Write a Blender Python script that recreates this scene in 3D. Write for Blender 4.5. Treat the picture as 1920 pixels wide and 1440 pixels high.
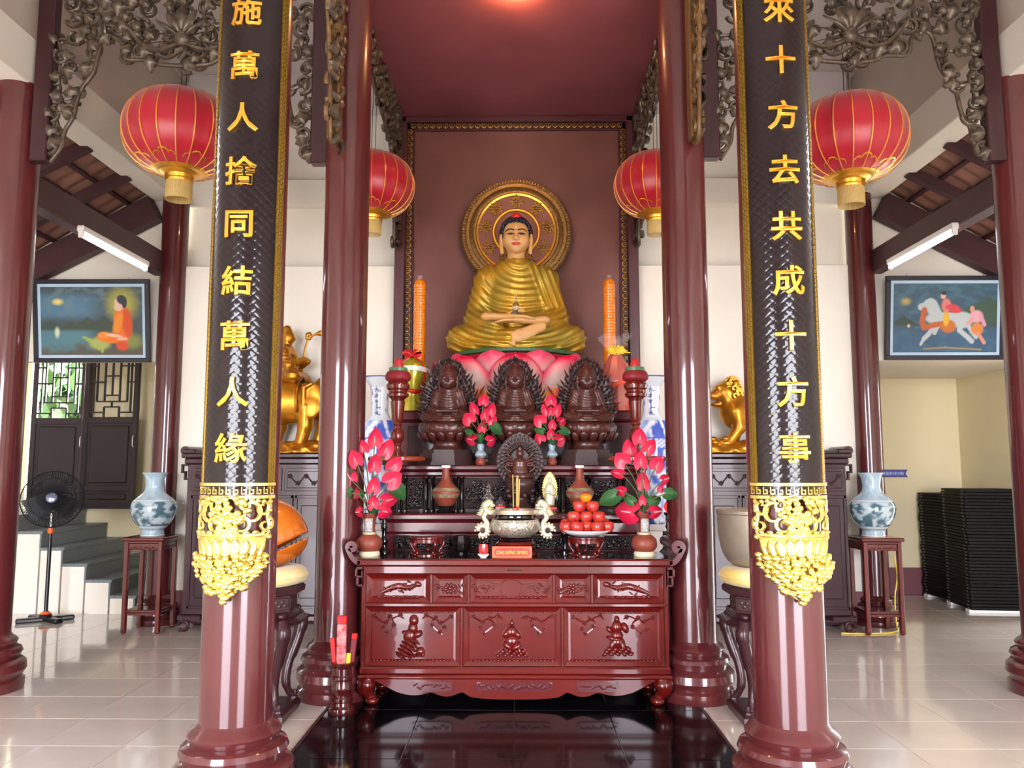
import bpy, bmesh, math, random
import numpy as np
from math import sin, cos, tan, pi, radians, sqrt, atan2, floor
from mathutils import Vector, Matrix, noise

for o in list(bpy.data.objects):
    bpy.data.objects.remove(o, do_unlink=True)
SC = bpy.context.scene
COL = SC.collection
PI = pi

# ------------------------------------------------------------------ camera
F_PX, TH, CH, CX, YAW = 1500.0, radians(6.0), 1.6, 0.041, radians(0.6)
cam = bpy.data.cameras.new('camera')
cam.sensor_width = 36.0
cam.lens = F_PX / 1920 * 36.0
cam.clip_start = 0.05
cam.clip_end = 200
cam_o = bpy.data.objects.new('camera', cam)
COL.objects.link(cam_o)
cam_o.location = (CX, 0, CH)
cam_o.rotation_euler = (PI / 2 + TH, 0, YAW)
SC.camera = cam_o

# ------------------------------------------------------------------ world, light, exposure
SC.view_settings.view_transform = 'Standard'
SC.view_settings.look = 'None'
SC.view_settings.gamma = 1.0
SC.view_settings.use_curve_mapping = False
SC.view_settings.exposure = 1.2
W = bpy.data.worlds.new('sky')
SC.world = W
W.use_nodes = True
wn = W.node_tree.nodes
bg = wn['Background']
bg.inputs[0].default_value = (0.90, 0.91, 1.0, 1)
bg.inputs[1].default_value = 14.0
SC.cycles.max_bounces = 8
SC.cycles.diffuse_bounces = 5
SC.cycles.glossy_bounces = 4
SC.cycles.transmission_bounces = 6
SC.cycles.sample_clamp_indirect = 6.0
SC.cycles.caustics_reflective = False
SC.cycles.caustics_refractive = False


def area_light(name, loc, rot, sx, sy, power, color, portal=False):
    l = bpy.data.lights.new(name, 'AREA')
    l.shape = 'RECTANGLE'
    l.size, l.size_y, l.energy, l.color = sx, sy, power, color
    if portal:
        l.cycles.is_portal = True
    o = bpy.data.objects.new(name, l)
    COL.objects.link(o)
    o.location, o.rotation_euler = loc, rot
    return o


# daylight of the open front doors behind the photographer (portals: they only guide the sampling of the sky)
FRONT_Y = -2.6
DOORS = [(-5.0, -1.6, 3.5), (1.6, 5.0, 3.5)]
for x0, x1, zt in DOORS:
    area_light('door_daylight', ((x0 + x1) / 2, FRONT_Y, zt / 2), (PI / 2, 0, 0), x1 - x0, zt, 10, (1, 1, 1), True)


# ------------------------------------------------------------------ helpers
def at(u, v, Y):
    """the point of the plane y = Y seen at photo pixel (u, v)"""
    x, y = (u - 960) / F_PX, (720 - v) / F_PX
    dx, dy, dz = x, cos(TH) - y * sin(TH), sin(TH) + y * cos(TH)
    c, s = cos(YAW), sin(YAW)
    dx, dy = dx * c - dy * s, dx * s + dy * c
    t = Y / dy
    return Vector((CX + dx * t, Y, CH + dz * t))


def lin(c):
    c = c / 255.0
    return c / 12.92 if c <= 0.04045 else ((c + 0.055) / 1.055) ** 2.4


def rgb(r, g, b):
    return (lin(r), lin(g), lin(b), 1.0)


def mat(name, c, rough=0.5, metal=0.0, coat=0.0, var=0.0, vscale=6.0, c2=None, bump=0.0, bscale=40.0,
        emit=None, estr=0.0, trans=0.0, alpha=1.0, vcol=False, spec=0.5, sheen=0.0, stretch=None, ior=1.45, sss=0.0, coat_rough=0.05):
    m = bpy.data.materials.new(name)
    m.use_nodes = True
    nt = m.node_tree
    N, L = nt.nodes, nt.links
    b = N['Principled BSDF']
    b.inputs['Base Color'].default_value = c
    b.inputs['Roughness'].default_value = rough
    b.inputs['Metallic'].default_value = metal
    b.inputs['Coat Weight'].default_value = coat
    b.inputs['Coat Roughness'].default_value = coat_rough
    b.inputs['Specular IOR Level'].default_value = spec
    b.inputs['Transmission Weight'].default_value = trans
    b.inputs['IOR'].default_value = ior
    b.inputs['Alpha'].default_value = alpha
    if sheen:
        b.inputs['Sheen Weight'].default_value = sheen
    if sss:
        b.inputs['Subsurface Weight'].default_value = sss
        b.inputs['Subsurface Scale'].default_value = 0.02
    if emit:
        b.inputs['Emission Color'].default_value = emit
        b.inputs['Emission Strength'].default_value = estr
    src = None
    if vcol:
        a = N.new('ShaderNodeAttribute')
        a.attribute_name = 'Col'
        src = a.outputs['Color']
        L.new(src, b.inputs['Base Color'])
    if var or c2 or bump:
        tc = N.new('ShaderNodeTexCoord')
        co = tc.outputs['Object']
        if stretch:
            mp = N.new('ShaderNodeMapping')
            mp.inputs['Scale'].default_value = stretch
            L.new(co, mp.inputs['Vector'])
            co = mp.outputs['Vector']
    if var or c2:
        n = N.new('ShaderNodeTexNoise')
        n.inputs['Scale'].default_value = vscale
        n.inputs['Detail'].default_value = 4
        L.new(co, n.inputs['Vector'])
        r = N.new('ShaderNodeValToRGB')
        e = r.color_ramp.elements
        e[0].position, e[1].position = 0.3, 0.7
        if c2 is None:
            e[0].color = tuple(x * (1 - var) for x in c[:3]) + (1,)
            e[1].color = tuple(min(1, x * (1 + var)) for x in c[:3]) + (1,)
        else:
            e[0].color, e[1].color = c, c2
        L.new(n.outputs['Fac'], r.inputs['Fac'])
        if src is None:
            L.new(r.outputs['Color'], b.inputs['Base Color'])
    if bump:
        n2 = N.new('ShaderNodeTexNoise')
        n2.inputs['Scale'].default_value = bscale
        n2.inputs['Detail'].default_value = 3
        L.new(co, n2.inputs['Vector'])
        bp = N.new('ShaderNodeBump')
        bp.inputs['Strength'].default_value = bump
        bp.inputs['Distance'].default_value = 0.01
        L.new(n2.outputs['Fac'], bp.inputs['Height'])
        L.new(bp.outputs['Normal'], b.inputs['Normal'])
    return m


M = {}
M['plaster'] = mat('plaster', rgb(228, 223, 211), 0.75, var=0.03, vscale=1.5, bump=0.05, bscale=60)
M['plaster_shaded'] = mat('plaster_shaded', rgb(196, 184, 172), 0.8, var=0.04, vscale=1.5)  # same plaster, with the shade on the upper side walls put into its colour
M['cream'] = mat('cream', rgb(222, 210, 172), 0.75, var=0.03, vscale=1.2)
M['ceil'] = mat('ceil', rgb(214, 207, 205), 0.8)
M['skirt'] = mat('skirt', rgb(112, 66, 72), 0.5, var=0.05)
M['pillar'] = mat('pillar', rgb(80, 29, 31), 0.32, coat=0.8, var=0.10, vscale=3, coat_rough=0.06, spec=0.35)
M['beam'] = mat('beam', rgb(66, 38, 42), 0.5, var=0.15, vscale=4)
M['darkwood'] = mat('darkwood', rgb(50, 24, 28), 0.34, coat=0.2, spec=0.35, var=0.25, vscale=8, stretch=(1, 1, 0.2))
M['redwood'] = mat('redwood', rgb(90, 15, 11), 0.30, coat=0.7, spec=0.3, var=0.22, vscale=5, stretch=(0.3, 1, 1), coat_rough=0.04)
M['panelwood'] = mat('panelwood', rgb(40, 18, 20), 0.6, var=0.2, vscale=9, spec=0.3)
M['tierwood'] = mat('tierwood', rgb(80, 21, 28), 0.25, coat=0.6, var=0.2, vscale=6, stretch=(0.3, 1, 1), coat_rough=0.1)
M['blackgloss'] = mat('blackgloss', rgb(18, 13, 15), 0.12, coat=0.5)
M['carved'] = mat('carved', rgb(98, 86, 70), 0.34, metal=0.25, c2=rgb(58, 47, 41), vscale=20)
M['carved_gold'] = mat('carved_gold', rgb(120, 92, 52), 0.42, metal=0.3, c2=rgb(84, 60, 44), vscale=25)
M['board'] = mat('board', rgb(20, 7, 10), 0.3, coat=0.5, coat_rough=0.07, spec=0.15)
M['gold'] = mat('gold', rgb(226, 170, 62), 0.3, metal=0.85)
M['gold_bright'] = mat('gold_bright', rgb(236, 212, 124), 0.26, metal=0.9)
M['gold_trim'] = mat('gold_trim', rgb(138, 108, 38), 0.42, metal=0.7)
M['gold_rib'] = mat('gold_rib', rgb(226, 150, 70), 0.35, metal=0.5)
M['gold_old'] = mat('gold_old', rgb(160, 124, 68), 0.4, metal=0.6, c2=rgb(120, 88, 52), vscale=30)
M['niche'] = mat('niche', rgb(122, 76, 72), 0.5, c2=rgb(106, 66, 60), vscale=2.2, bump=0.05, bscale=150)
M['canopy'] = mat('canopy', rgb(142, 76, 84), 0.5, c2=rgb(128, 68, 74), vscale=2.2)
M['niche_frame'] = mat('niche_frame', rgb(78, 42, 48), 0.4, var=0.1)
M['robe'] = mat('robe', rgb(206, 154, 38), 0.3, metal=0.45, c2=rgb(164, 148, 62), vscale=3.0)
M['skin'] = mat('skin', rgb(214, 160, 96), 0.42, c2=rgb(208, 164, 112), vscale=6)
M['hair'] = mat('hair', rgb(34, 34, 48), 0.35)
M['lip'] = mat('lip', rgb(206, 84, 78), 0.4)
M['white'] = mat('white', rgb(235, 233, 230), 0.3)
M['red'] = mat('red', rgb(205, 30, 34), 0.35)
M['petal'] = mat('petal', rgb(230, 80, 110), 0.45, vcol=True)
M['leafgreen'] = mat('leafgreen', rgb(46, 92, 48), 0.35, var=0.25, vscale=12)
M['leafstem'] = mat('leafstem', rgb(96, 100, 58), 0.5)
M['anthurium'] = mat('anthurium', rgb(190, 16, 56), 0.4, c2=rgb(202, 30, 72), vscale=9, coat=0.1)
M['spadix'] = mat('spadix', rgb(240, 150, 150), 0.5)
M['lantern'] = mat('lantern', rgb(168, 8, 36), 0.32, sheen=0.3, c2=rgb(154, 5, 30), vscale=3)
M['fringe'] = mat('fringe', rgb(206, 178, 112), 0.5, alpha=0.75)
M['statue'] = mat('statue', rgb(74, 34, 28), 0.34, coat=0.25, var=0.25, vscale=14)
M['statue_dark'] = mat('statue_dark', rgb(58, 36, 34), 0.42, coat=0.1, var=0.25, vscale=20)
M['goldstatue'] = mat('goldstatue', rgb(206, 146, 36), 0.3, metal=0.7, c2=rgb(170, 104, 34), vscale=7)
M['terracotta'] = mat('terracotta', rgb(132, 62, 46), 0.45, var=0.1, vscale=14)
M['silver'] = mat('silver', rgb(216, 210, 192), 0.3, metal=0.7, c2=rgb(140, 134, 120), vscale=60, bump=0.4, bscale=90)
M['ivory'] = mat('ivory', rgb(204, 198, 166), 0.35, metal=0.35, var=0.08, vscale=30)
M['candle'] = mat('candle', rgb(236, 130, 6), 0.25, coat=0.8, sss=0.1)
M['glass'] = mat('glass', (1, 1, 1, 1), 0.03, trans=0.95, ior=1.45)
M['film'] = mat('film', (0.95, 0.9, 0.92, 1), 0.08, alpha=0.10, coat=0.6)
M['porcelain'] = mat('porcelain', rgb(225, 232, 238), 0.15, vcol=True, coat=0.4)
M['tube'] = mat('tube', (1, 1, 1, 1), 0.4, emit=(0.86, 0.93, 1.0, 1), estr=9.0)
M['steel'] = mat('steel', rgb(200, 200, 196), 0.35, metal=0.6)
M['frame_black'] = mat('frame_black', rgb(32, 32, 42), 0.35)
M['mount'] = mat('mount', rgb(176, 202, 222), 0.5)
M['canvas'] = mat('canvas', (1, 1, 1, 1), 0.4, vcol=True)
M['granite'] = mat('granite', rgb(12, 10, 14), 0.09, coat=0.0, spec=0.4, var=0.3, vscale=60)
M['grout'] = mat('grout', rgb(186, 178, 168), 0.5)
M['tile'] = mat('tile', rgb(208, 199, 190), 0.10, coat=0.6, var=0.04, vscale=2.5)
M['stone_step'] = mat('stone_step', rgb(112, 120, 122), 0.4, var=0.15, vscale=40)
M['plastic_black'] = mat('plastic_black', rgb(20, 20, 24), 0.3)
M['fruit'] = mat('fruit', rgb(158, 14, 26), 0.22, c2=rgb(200, 76, 58), vscale=11, coat=0.3)
M['orange'] = mat('orange', rgb(240, 130, 20), 0.4, bump=0.1, bscale=200)
M['roof_tile'] = mat('roof_tile', rgb(158, 112, 92), 0.7, c2=rgb(122, 92, 80), vscale=5)
M['board_black'] = mat('board_black', rgb(13, 9, 9), 0.6, spec=0.2)
M['fishwood'] = mat('fishwood', rgb(196, 104, 20), 0.22, coat=0.6, c2=rgb(170, 82, 18), vscale=5)
M['cushion'] = mat('cushion', rgb(204, 170, 66), 0.6, c2=rgb(214, 200, 150), vscale=4, sheen=0.3)
M['bronze'] = mat('bronze', rgb(148, 138, 122), 0.42, metal=0.5, var=0.08, vscale=10, bump=0.05, bscale=200)
M['blue_sign'] = mat('blue_sign', rgb(44, 52, 116), 0.5)
M['sign_red'] = mat('sign_red', rgb(222, 34, 30), 0.5)
M['sign_edge'] = mat('sign_edge', rgb(238, 98, 60), 0.5)
M['sign_yellow'] = mat('sign_yellow', rgb(246, 176, 50), 0.5)
M['lamp_red'] = mat('lamp_red', rgb(220, 20, 24), 0.15, emit=(1.0, 0.03, 0.03, 1), estr=0.7)
M['flame'] = mat('flame', (1, 1, 1, 1), 0.5, emit=(1.0, 0.75, 0.6, 1), estr=6.0)
M['bulb'] = mat('bulb', (1, 1, 1, 1), 0.5, emit=(1.0, 0.55, 0.25, 1), estr=45.0)
M['incense'] = mat('incense', rgb(196, 160, 84), 0.6)
M['yellow'] = mat('yellow', rgb(238, 206, 60), 0.4)
M['gift_gold'] = mat('gift_gold', rgb(206, 178, 44), 0.25, metal=0.3, c2=rgb(150, 170, 40), vscale=9, coat=0.6)
M['gift_red'] = mat('gift_red', rgb(206, 48, 30), 0.25, c2=rgb(190, 70, 44), vscale=9, coat=0.8)
M['ground'] = mat('ground', rgb(176, 170, 160), 0.8, var=0.1, vscale=1)
M['foliage'] = mat('foliage', rgb(46, 78, 26), 0.6, var=0.4, vscale=4)


class MB:
    def __init__(s):
        s.v, s.f, s.mi, s.col = [], [], [], []
        s.k = 0

    def add(s, vs, fs, X=None):
        o = len(s.v)
        if X is not None:
            vs = [X @ Vector(p) for p in vs]
        s.v.extend((p[0], p[1], p[2]) for p in vs)
        s.f.extend(tuple(i + o for i in f) for f in fs)
        s.mi.extend([s.k] * len(fs))
        return s

    def box(s, x0, x1, y0, y1, z0, z1, b=0.0, X=None):
        if b <= 0:
            vs = [(x, y, z) for x in (x0, x1) for y in (y0, y1) for z in (z0, z1)]
            return s.add(vs, [(0, 1, 3, 2), (4, 6, 7, 5), (0, 4, 5, 1), (2, 3, 7, 6), (0, 2, 6, 4), (1, 5, 7, 3)], X)
        b = min(b, 0.49 * abs(x1 - x0), 0.49 * abs(y1 - y0), 0.49 * abs(z1 - z0))
        C, Hh = Vector(((x0 + x1) / 2, (y0 + y1) / 2, (z0 + z1) / 2)), Vector((abs(x1 - x0) / 2, abs(y1 - y0) / 2, abs(z1 - z0) / 2))
        vs, ix = [], {}
        for sx in (-1, 1):
            for sy in (-1, 1):
                for sz in (-1, 1):
                    for a in range(3):
                        d = [Hh[0] - b, Hh[1] - b, Hh[2] - b]
                        d[a] += b
                        ix[(sx, sy, sz, a)] = len(vs)
                        vs.append((C[0] + sx * d[0], C[1] + sy * d[1], C[2] + sz * d[2]))
        fs = []
        S = (-1, 1)
        for q in S:
            fs.append([ix[(q, a, c, 0)] for a, c in ((-1, -1), (1, -1), (1, 1), (-1, 1))])
            fs.append([ix[(a, q, c, 1)] for a, c in ((-1, -1), (1, -1), (1, 1), (-1, 1))])
            fs.append([ix[(a, c, q, 2)] for a, c in ((-1, -1), (1, -1), (1, 1), (-1, 1))])
        for p in S:
            for q in S:
                fs.append([ix[(p, q, -1, 0)], ix[(p, q, 1, 0)], ix[(p, q, 1, 1)], ix[(p, q, -1, 1)]])
                fs.append([ix[(p, -1, q, 0)], ix[(p, 1, q, 0)], ix[(p, 1, q, 2)], ix[(p, -1, q, 2)]])
                fs.append([ix[(-1, p, q, 1)], ix[(1, p, q, 1)], ix[(1, p, q, 2)], ix[(-1, p, q, 2)]])
                for r in S:
                    fs.append([ix[(p, q, r, 0)], ix[(p, q, r, 1)], ix[(p, q, r, 2)]])
        return s.add(vs, fs, X)

    def lathe(s, prof, n=32, c=(0, 0, 0), X=None, squash=1.0):
        vs, fs = [], []
        m = len(prof)
        for r, z in prof:
            for i in range(n):
                a = 2 * PI * i / n
                vs.append((c[0] + r * cos(a), c[1] + r * sin(a) * squash, c[2] + z))
        for j in range(m - 1):
            for i in range(n):
                k = (i + 1) % n
                fs.append((j * n + i, j * n + k, (j + 1) * n + k, (j + 1) * n + i))
        if prof[0][0] > 1e-5:
            fs.append(tuple(range(n))[::-1])
        if prof[-1][0] > 1e-5:
            fs.append(tuple((m - 1) * n + i for i in range(n)))
        return s.add(vs, fs, X)

    def tube(s, pts, r, n=8, closed=False, X=None, flat=1.0):
        P = [Vector(p) for p in pts]
        m = len(P)
        rs = r if isinstance(r, (list, tuple)) else [r] * m
        vs, fs = [], []
        up = None
        for i in range(m):
            a = P[(i - 1) % m] if (closed or i > 0) else P[i]
            c = P[(i + 1) % m] if (closed or i < m - 1) else P[i]
            t = (c - a)
            t = t.normalized() if t.length > 1e-9 else Vector((0, 0, 1))
            if up is None:
                up = Vector((0, 0, 1)) if abs(t.z) < 0.9 else Vector((0, 1, 0))
                up = (up - t * up.dot(t)).normalized()
            else:
                up = up - t * up.dot(t)
                up = up.normalized() if up.length > 1e-6 else t.orthogonal().normalized()
            w = t.cross(up)
            for q in range(n):
                an = 2 * PI * q / n
                vs.append(P[i] + up * (cos(an) * rs[i]) + w * (sin(an) * rs[i] * flat))
        for i in range(m if closed else m - 1):
            j = (i + 1) % m
            for q in range(n):
                k = (q + 1) % n
                fs.append((i * n + q, i * n + k, j * n + k, j * n + q))
        if not closed:
            fs.append(tuple(range(n))[::-1])
            fs.append(tuple((m - 1) * n + q for q in range(n)))
        return s.add(vs, fs, X)

    def prism(s, poly, y0, y1, X=None):
        """polygon in (x, z) extruded from y0 to y1"""
        n = len(poly)
        vs = [(p[0], y0, p[1]) for p in poly] + [(p[0], y1, p[1]) for p in poly]
        fs = [tuple(range(n)), tuple(range(2 * n - 1, n - 1, -1))]
        fs += [(i, (i + 1) % n, n + (i + 1) % n, n + i) for i in range(n)]
        return s.add(vs, fs, X)

    def ball(s, c, r, n=10, m=7, X=None):
        if not isinstance(r, (list, tuple)):
            r = (r, r, r)
        vs = [(c[0], c[1], c[2] - r[2])]
        for j in range(1, m):
            t = -PI / 2 + PI * j / m
            for i in range(n):
                a = 2 * PI * i / n
                vs.append((c[0] + r[0] * cos(t) * cos(a), c[1] + r[1] * cos(t) * sin(a), c[2] + r[2] * sin(t)))
        vs.append((c[0], c[1], c[2] + r[2]))
        fs = [(0, 1 + (i + 1) % n, 1 + i) for i in range(n)]
        for j in range(m - 2):
            for i in range(n):
                k = (i + 1) % n
                fs.append((1 + j * n + i, 1 + j * n + k, 1 + (j + 1) * n + k, 1 + (j + 1) * n + i))
        L = len(vs) - 1
        fs += [(L, 1 + (m - 2) * n + i, 1 + (m - 2) * n + (i + 1) % n) for i in range(n)]
        return s.add(vs, fs, X)

    def grid(s, fn, nu, nv, wrap=False, X=None):
        vs = [fn(i / nu, j / nv) for j in range(nv + 1) for i in range(nu + 1)]
        w = nu + 1
        fs = [(j * w + i, j * w + i + 1, (j + 1) * w + i + 1, (j + 1) * w + i) for j in range(nv) for i in range(nu)]
        return s.add(vs, fs, X)

    def bend(s, R):
        """x becomes arc length around a cylinder of radius R about z, -y becomes height above it"""
        out = []
        for x, y, z in s.v:
            a, r = x / R, R - y
            out.append((r * sin(a), -r * cos(a), z))
        s.v = out
        return s

    def mesh(s, name, mats, smooth=40, fix=True):
        me = bpy.data.meshes.new(name)
        me.from_pydata(s.v, [], s.f)
        if not isinstance(mats, (list, tuple)):
            mats = [mats]
        for m in mats:
            me.materials.append(m)
        if len(mats) > 1:
            me.polygons.foreach_set('material_index', s.mi)
        if fix:
            bm = bmesh.new()
            bm.from_mesh(me)
            bmesh.ops.recalc_face_normals(bm, faces=bm.faces)
            bm.to_mesh(me)
            bm.free()
        if s.col:
            ca = me.color_attributes.new('Col', 'FLOAT_COLOR', 'POINT')
            ca.data.foreach_set('color', np.array(s.col, dtype=np.float32).ravel())
        finish(me, smooth)
        return me

    def build(s, name, mats, parent=None, smooth=40, fix=True, loc=None, rot=None):
        return link(name, s.mesh(name, mats, smooth, fix), parent, loc, rot)


def finish(me, smooth):
    if smooth:
        me.polygons.foreach_set('use_smooth', [True] * len(me.polygons))
        if smooth < 180:
            me.set_sharp_from_angle(angle=radians(smooth))
    me.update()


def link(name, me, parent=None, loc=None, rot=None, scale=None):
    o = bpy.data.objects.new(name, me)
    COL.objects.link(o)
    if parent is not None:
        o.parent = parent
    if loc is not None:
        o.location = loc
    if rot is not None:
        o.rotation_euler = rot
    if scale is not None:
        o.scale = scale
    return o


def tag(o, label, cat, group=None):
    o['label'], o['category'] = label, cat
    if group:
        o['group'] = group
    return o


def thing(name, label, cat, loc=(0, 0, 0), rotz=0.0, group=None):
    o = bpy.data.objects.new(name, None)
    o.empty_display_size = 0.1
    COL.objects.link(o)
    o.location, o.rotation_euler = loc, (0, 0, rotz)
    return tag(o, label, cat, group)


def struct(o):
    o['kind'] = 'structure'
    return o


def stuff(o):
    o['kind'] = 'stuff'
    return o


def copy_tree(o, parent=None):
    c = o.copy()
    COL.objects.link(c)
    if parent is not None:
        c.parent = parent
    for ch in list(o.children):
        copy_tree(ch, c)
    return c


def dup(root, loc, label, rotz=None, mirror=False, group=None):
    c = copy_tree(root)
    c.location = loc
    if rotz is not None:
        c.rotation_euler = (0, 0, rotz)
    if mirror:
        c.scale = (-c.scale[0], c.scale[1], c.scale[2])
    c['label'] = label
    if group:
        c['group'] = group
    return c


def text_mb(body, size, ext, offset=0.0, bevel=0.0, k=0):
    cu = bpy.data.curves.new('lettering', 'FONT')
    cu.body, cu.size, cu.extrude, cu.offset = body, size, ext, offset
    cu.bevel_depth, cu.bevel_resolution = bevel, 1
    cu.align_x, cu.align_y = 'CENTER', 'CENTER'
    cu.resolution_u = 3
    o = bpy.data.objects.new('lettering', cu)
    COL.objects.link(o)
    bpy.context.view_layer.update()
    me = bpy.data.meshes.new_from_object(o.evaluated_get(bpy.context.evaluated_depsgraph_get()))
    mb = MB()
    mb.k = k
    vs = np.array([v.co[:] for v in me.vertices])
    if len(vs):
        lo, hi = vs.min(0), vs.max(0)
        ce = (lo + hi) / 2
        mb.add([(x - ce[0], -(z - ce[2]), y - ce[1]) for x, y, z in vs], [tuple(p.vertices) for p in me.polygons])
    bpy.data.objects.remove(o, do_unlink=True)
    bpy.data.curves.remove(cu)
    bpy.data.meshes.remove(me)
    return mb


def merge(dst, src, X=None):
    k = dst.k
    o = len(dst.v)
    vs = src.v if X is None else [tuple(X @ Vector(p)) for p in src.v]
    dst.v.extend(vs)
    dst.f.extend(tuple(i + o for i in f) for f in src.f)
    dst.mi.extend(src.mi if src.mi else [k] * len(src.f))
    return dst


def T(x, y, z):
    return Matrix.Translation((x, y, z))


def RZ(a):
    return Matrix.Rotation(a, 4, 'Z')


def RX(a):
    return Matrix.Rotation(a, 4, 'X')


def RY(a):
    return Matrix.Rotation(a, 4, 'Y')


def S(x, y, z):
    return Matrix.Diagonal((x, y, z, 1))


def smooth_line(pts, k=6, closed=False):
    """Catmull-Rom through the points"""
    P = [Vector(p) for p in pts]
    n = len(P)
    out = []
    for i in range(n if closed else n - 1):
        if closed:
            p0, p1, p2, p3 = P[(i - 1) % n], P[i], P[(i + 1) % n], P[(i + 2) % n]
        else:
            p0, p1, p2, p3 = P[max(i - 1, 0)], P[i], P[i + 1], P[min(i + 2, n - 1)]
        for q in range(k):
            t = q / k
            out.append(0.5 * ((2 * p1) + (p2 - p0) * t + (2 * p0 - 5 * p1 + 4 * p2 - p3) * t * t + (3 * p1 - p0 - 3 * p2 + p3) * t ** 3))
    if not closed:
        out.append(P[-1])
    return out


# ------------------------------------------------------------------ signed-distance sculpting
class Sculpt:
    def __init__(s, lo, hi, h):
        s.lo, s.h = np.array(lo, float), h
        n = np.ceil((np.array(hi) - s.lo) / h).astype(int) + 1
        ax = [(s.lo[i] + h * np.arange(n[i])).astype(np.float32) for i in range(3)]
        s.X, s.Y, s.Z = np.meshgrid(*ax, indexing='ij')
        s.d = np.full(s.X.shape, 9.0, np.float32)

    def ell(s, c, r):
        x, y, z = (s.X - c[0]) / r[0], (s.Y - c[1]) / r[1], (s.Z - c[2]) / r[2]
        k0 = np.sqrt(x * x + y * y + z * z)
        k1 = np.sqrt((x / r[0]) ** 2 + (y / r[1]) ** 2 + (z / r[2]) ** 2) + 1e-6
        return k0 * (k0 - 1) / k1

    def cap(s, a, b, ra, rb=None, sq=(1, 1, 1)):
        rb = ra if rb is None else rb
        a, b = np.array(a, float), np.array(b, float)
        ba = b - a
        px, py, pz = s.X - a[0], s.Y - a[1], s.Z - a[2]
        t = np.clip((px * ba[0] + py * ba[1] + pz * ba[2]) / (ba @ ba + 1e-9), 0, 1)
        dx, dy, dz = (px - t * ba[0]) / sq[0], (py - t * ba[1]) / sq[1], (pz - t * ba[2]) / sq[2]
        return (np.sqrt(dx * dx + dy * dy + dz * dz) - (ra + (rb - ra) * t)) * min(sq)

    def add(s, d, k=0.0):
        s.d = s.smin(s.d, d, k)
        return s

    @staticmethod
    def smin(a, b, k):
        if k <= 0:
            return np.minimum(a, b)
        h = np.clip(0.5 + 0.5 * (b - a) / k, 0, 1)
        return b + (a - b) * h - k * h * (1 - h)

    def sub(s, d, k=0.0):
        s.d = -s.smin(-s.d, d, k)
        return s

    def mesh(s, name, m, smooth=180):
        D, h = s.d, s.h
        neg = D < 0
        a = neg[:-1, :-1, :-1]
        corners = [(i, j, k) for i in (0, 1) for j in (0, 1) for k in (0, 1)]
        sl = lambda A, c: A[c[0]:A.shape[0] - 1 + c[0], c[1]:A.shape[1] - 1 + c[1], c[2]:A.shape[2] - 1 + c[2]]
        cnt = sum(sl(neg, c).astype(np.int8) for c in corners)
        act = (cnt > 0) & (cnt < 8)
        idx = np.argwhere(act)
        ids = np.full(act.shape, -1, np.int64)
        ids[act] = np.arange(len(idx))
        pos = np.zeros((len(idx), 3))
        num = np.zeros(len(idx))
        I, J, K = idx.T
        for ca in corners:
            for ax in range(3):
                if ca[ax] == 1:
                    continue
                cb = list(ca)
                cb[ax] = 1
                da = D[I + ca[0], J + ca[1], K + ca[2]]
                db = D[I + cb[0], J + cb[1], K + cb[2]]
                m_ = (da < 0) != (db < 0)
                t = np.where(m_, da / np.where(m_, da - db, 1), 0)
                p = np.tile(np.array(ca, float), (len(idx), 1))
                p[:, ax] += t
                pos += p * m_[:, None]
                num += m_
        pos = (pos / num[:, None] + idx) * h + s.lo
        quads = []
        for ax in range(3):
            b, c = [q for q in range(3) if q != ax]
            n0 = [slice(1, -1)] * 3
            n1 = [slice(1, -1)] * 3
            n0[ax] = slice(0, -1)
            n1[ax] = slice(1, None)
            A, B = neg[tuple(n0)], neg[tuple(n1)]
            e = np.argwhere(A != B)
            if not len(e):
                continue
            off = np.array([1, 1, 1])
            off[ax] = 0
            e2 = e + off
            inside = A[tuple(e.T)]
            q = []
            for db, dc in ((-1, -1), (0, -1), (0, 0), (-1, 0)):
                w = e2.copy()
                w[:, b] += db
                w[:, c] += dc
                q.append(ids[tuple(w.T)])
            q = np.stack(q, 1)
            flip = inside if ax != 1 else ~inside
            q = np.where(flip[:, None], q, q[:, ::-1])
            quads.append(q)
        q = np.concatenate(quads)
        q = q[(q >= 0).all(1)]
        me = bpy.data.meshes.new(name)
        me.vertices.add(len(pos))
        me.vertices.foreach_set('co', pos.astype(np.float32).ravel())
        me.loops.add(q.size)
        me.loops.foreach_set('vertex_index', q.astype(np.int32).ravel())
        me.polygons.add(len(q))
        me.polygons.foreach_set('loop_start', (np.arange(len(q)) * 4).astype(np.int32))
        me.polygons.foreach_set('loop_total', np.full(len(q), 4, np.int32))
        me.update(calc_edges=True)
        me.validate()
        me.materials.append(m)
        finish(me, smooth)
        return me


# ================================================================== THE SETTING
HX = 6.6          # side walls of the aisles
ZC = 6.03         # ceiling of the hall
BW = 8.6          # back wall
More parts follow.
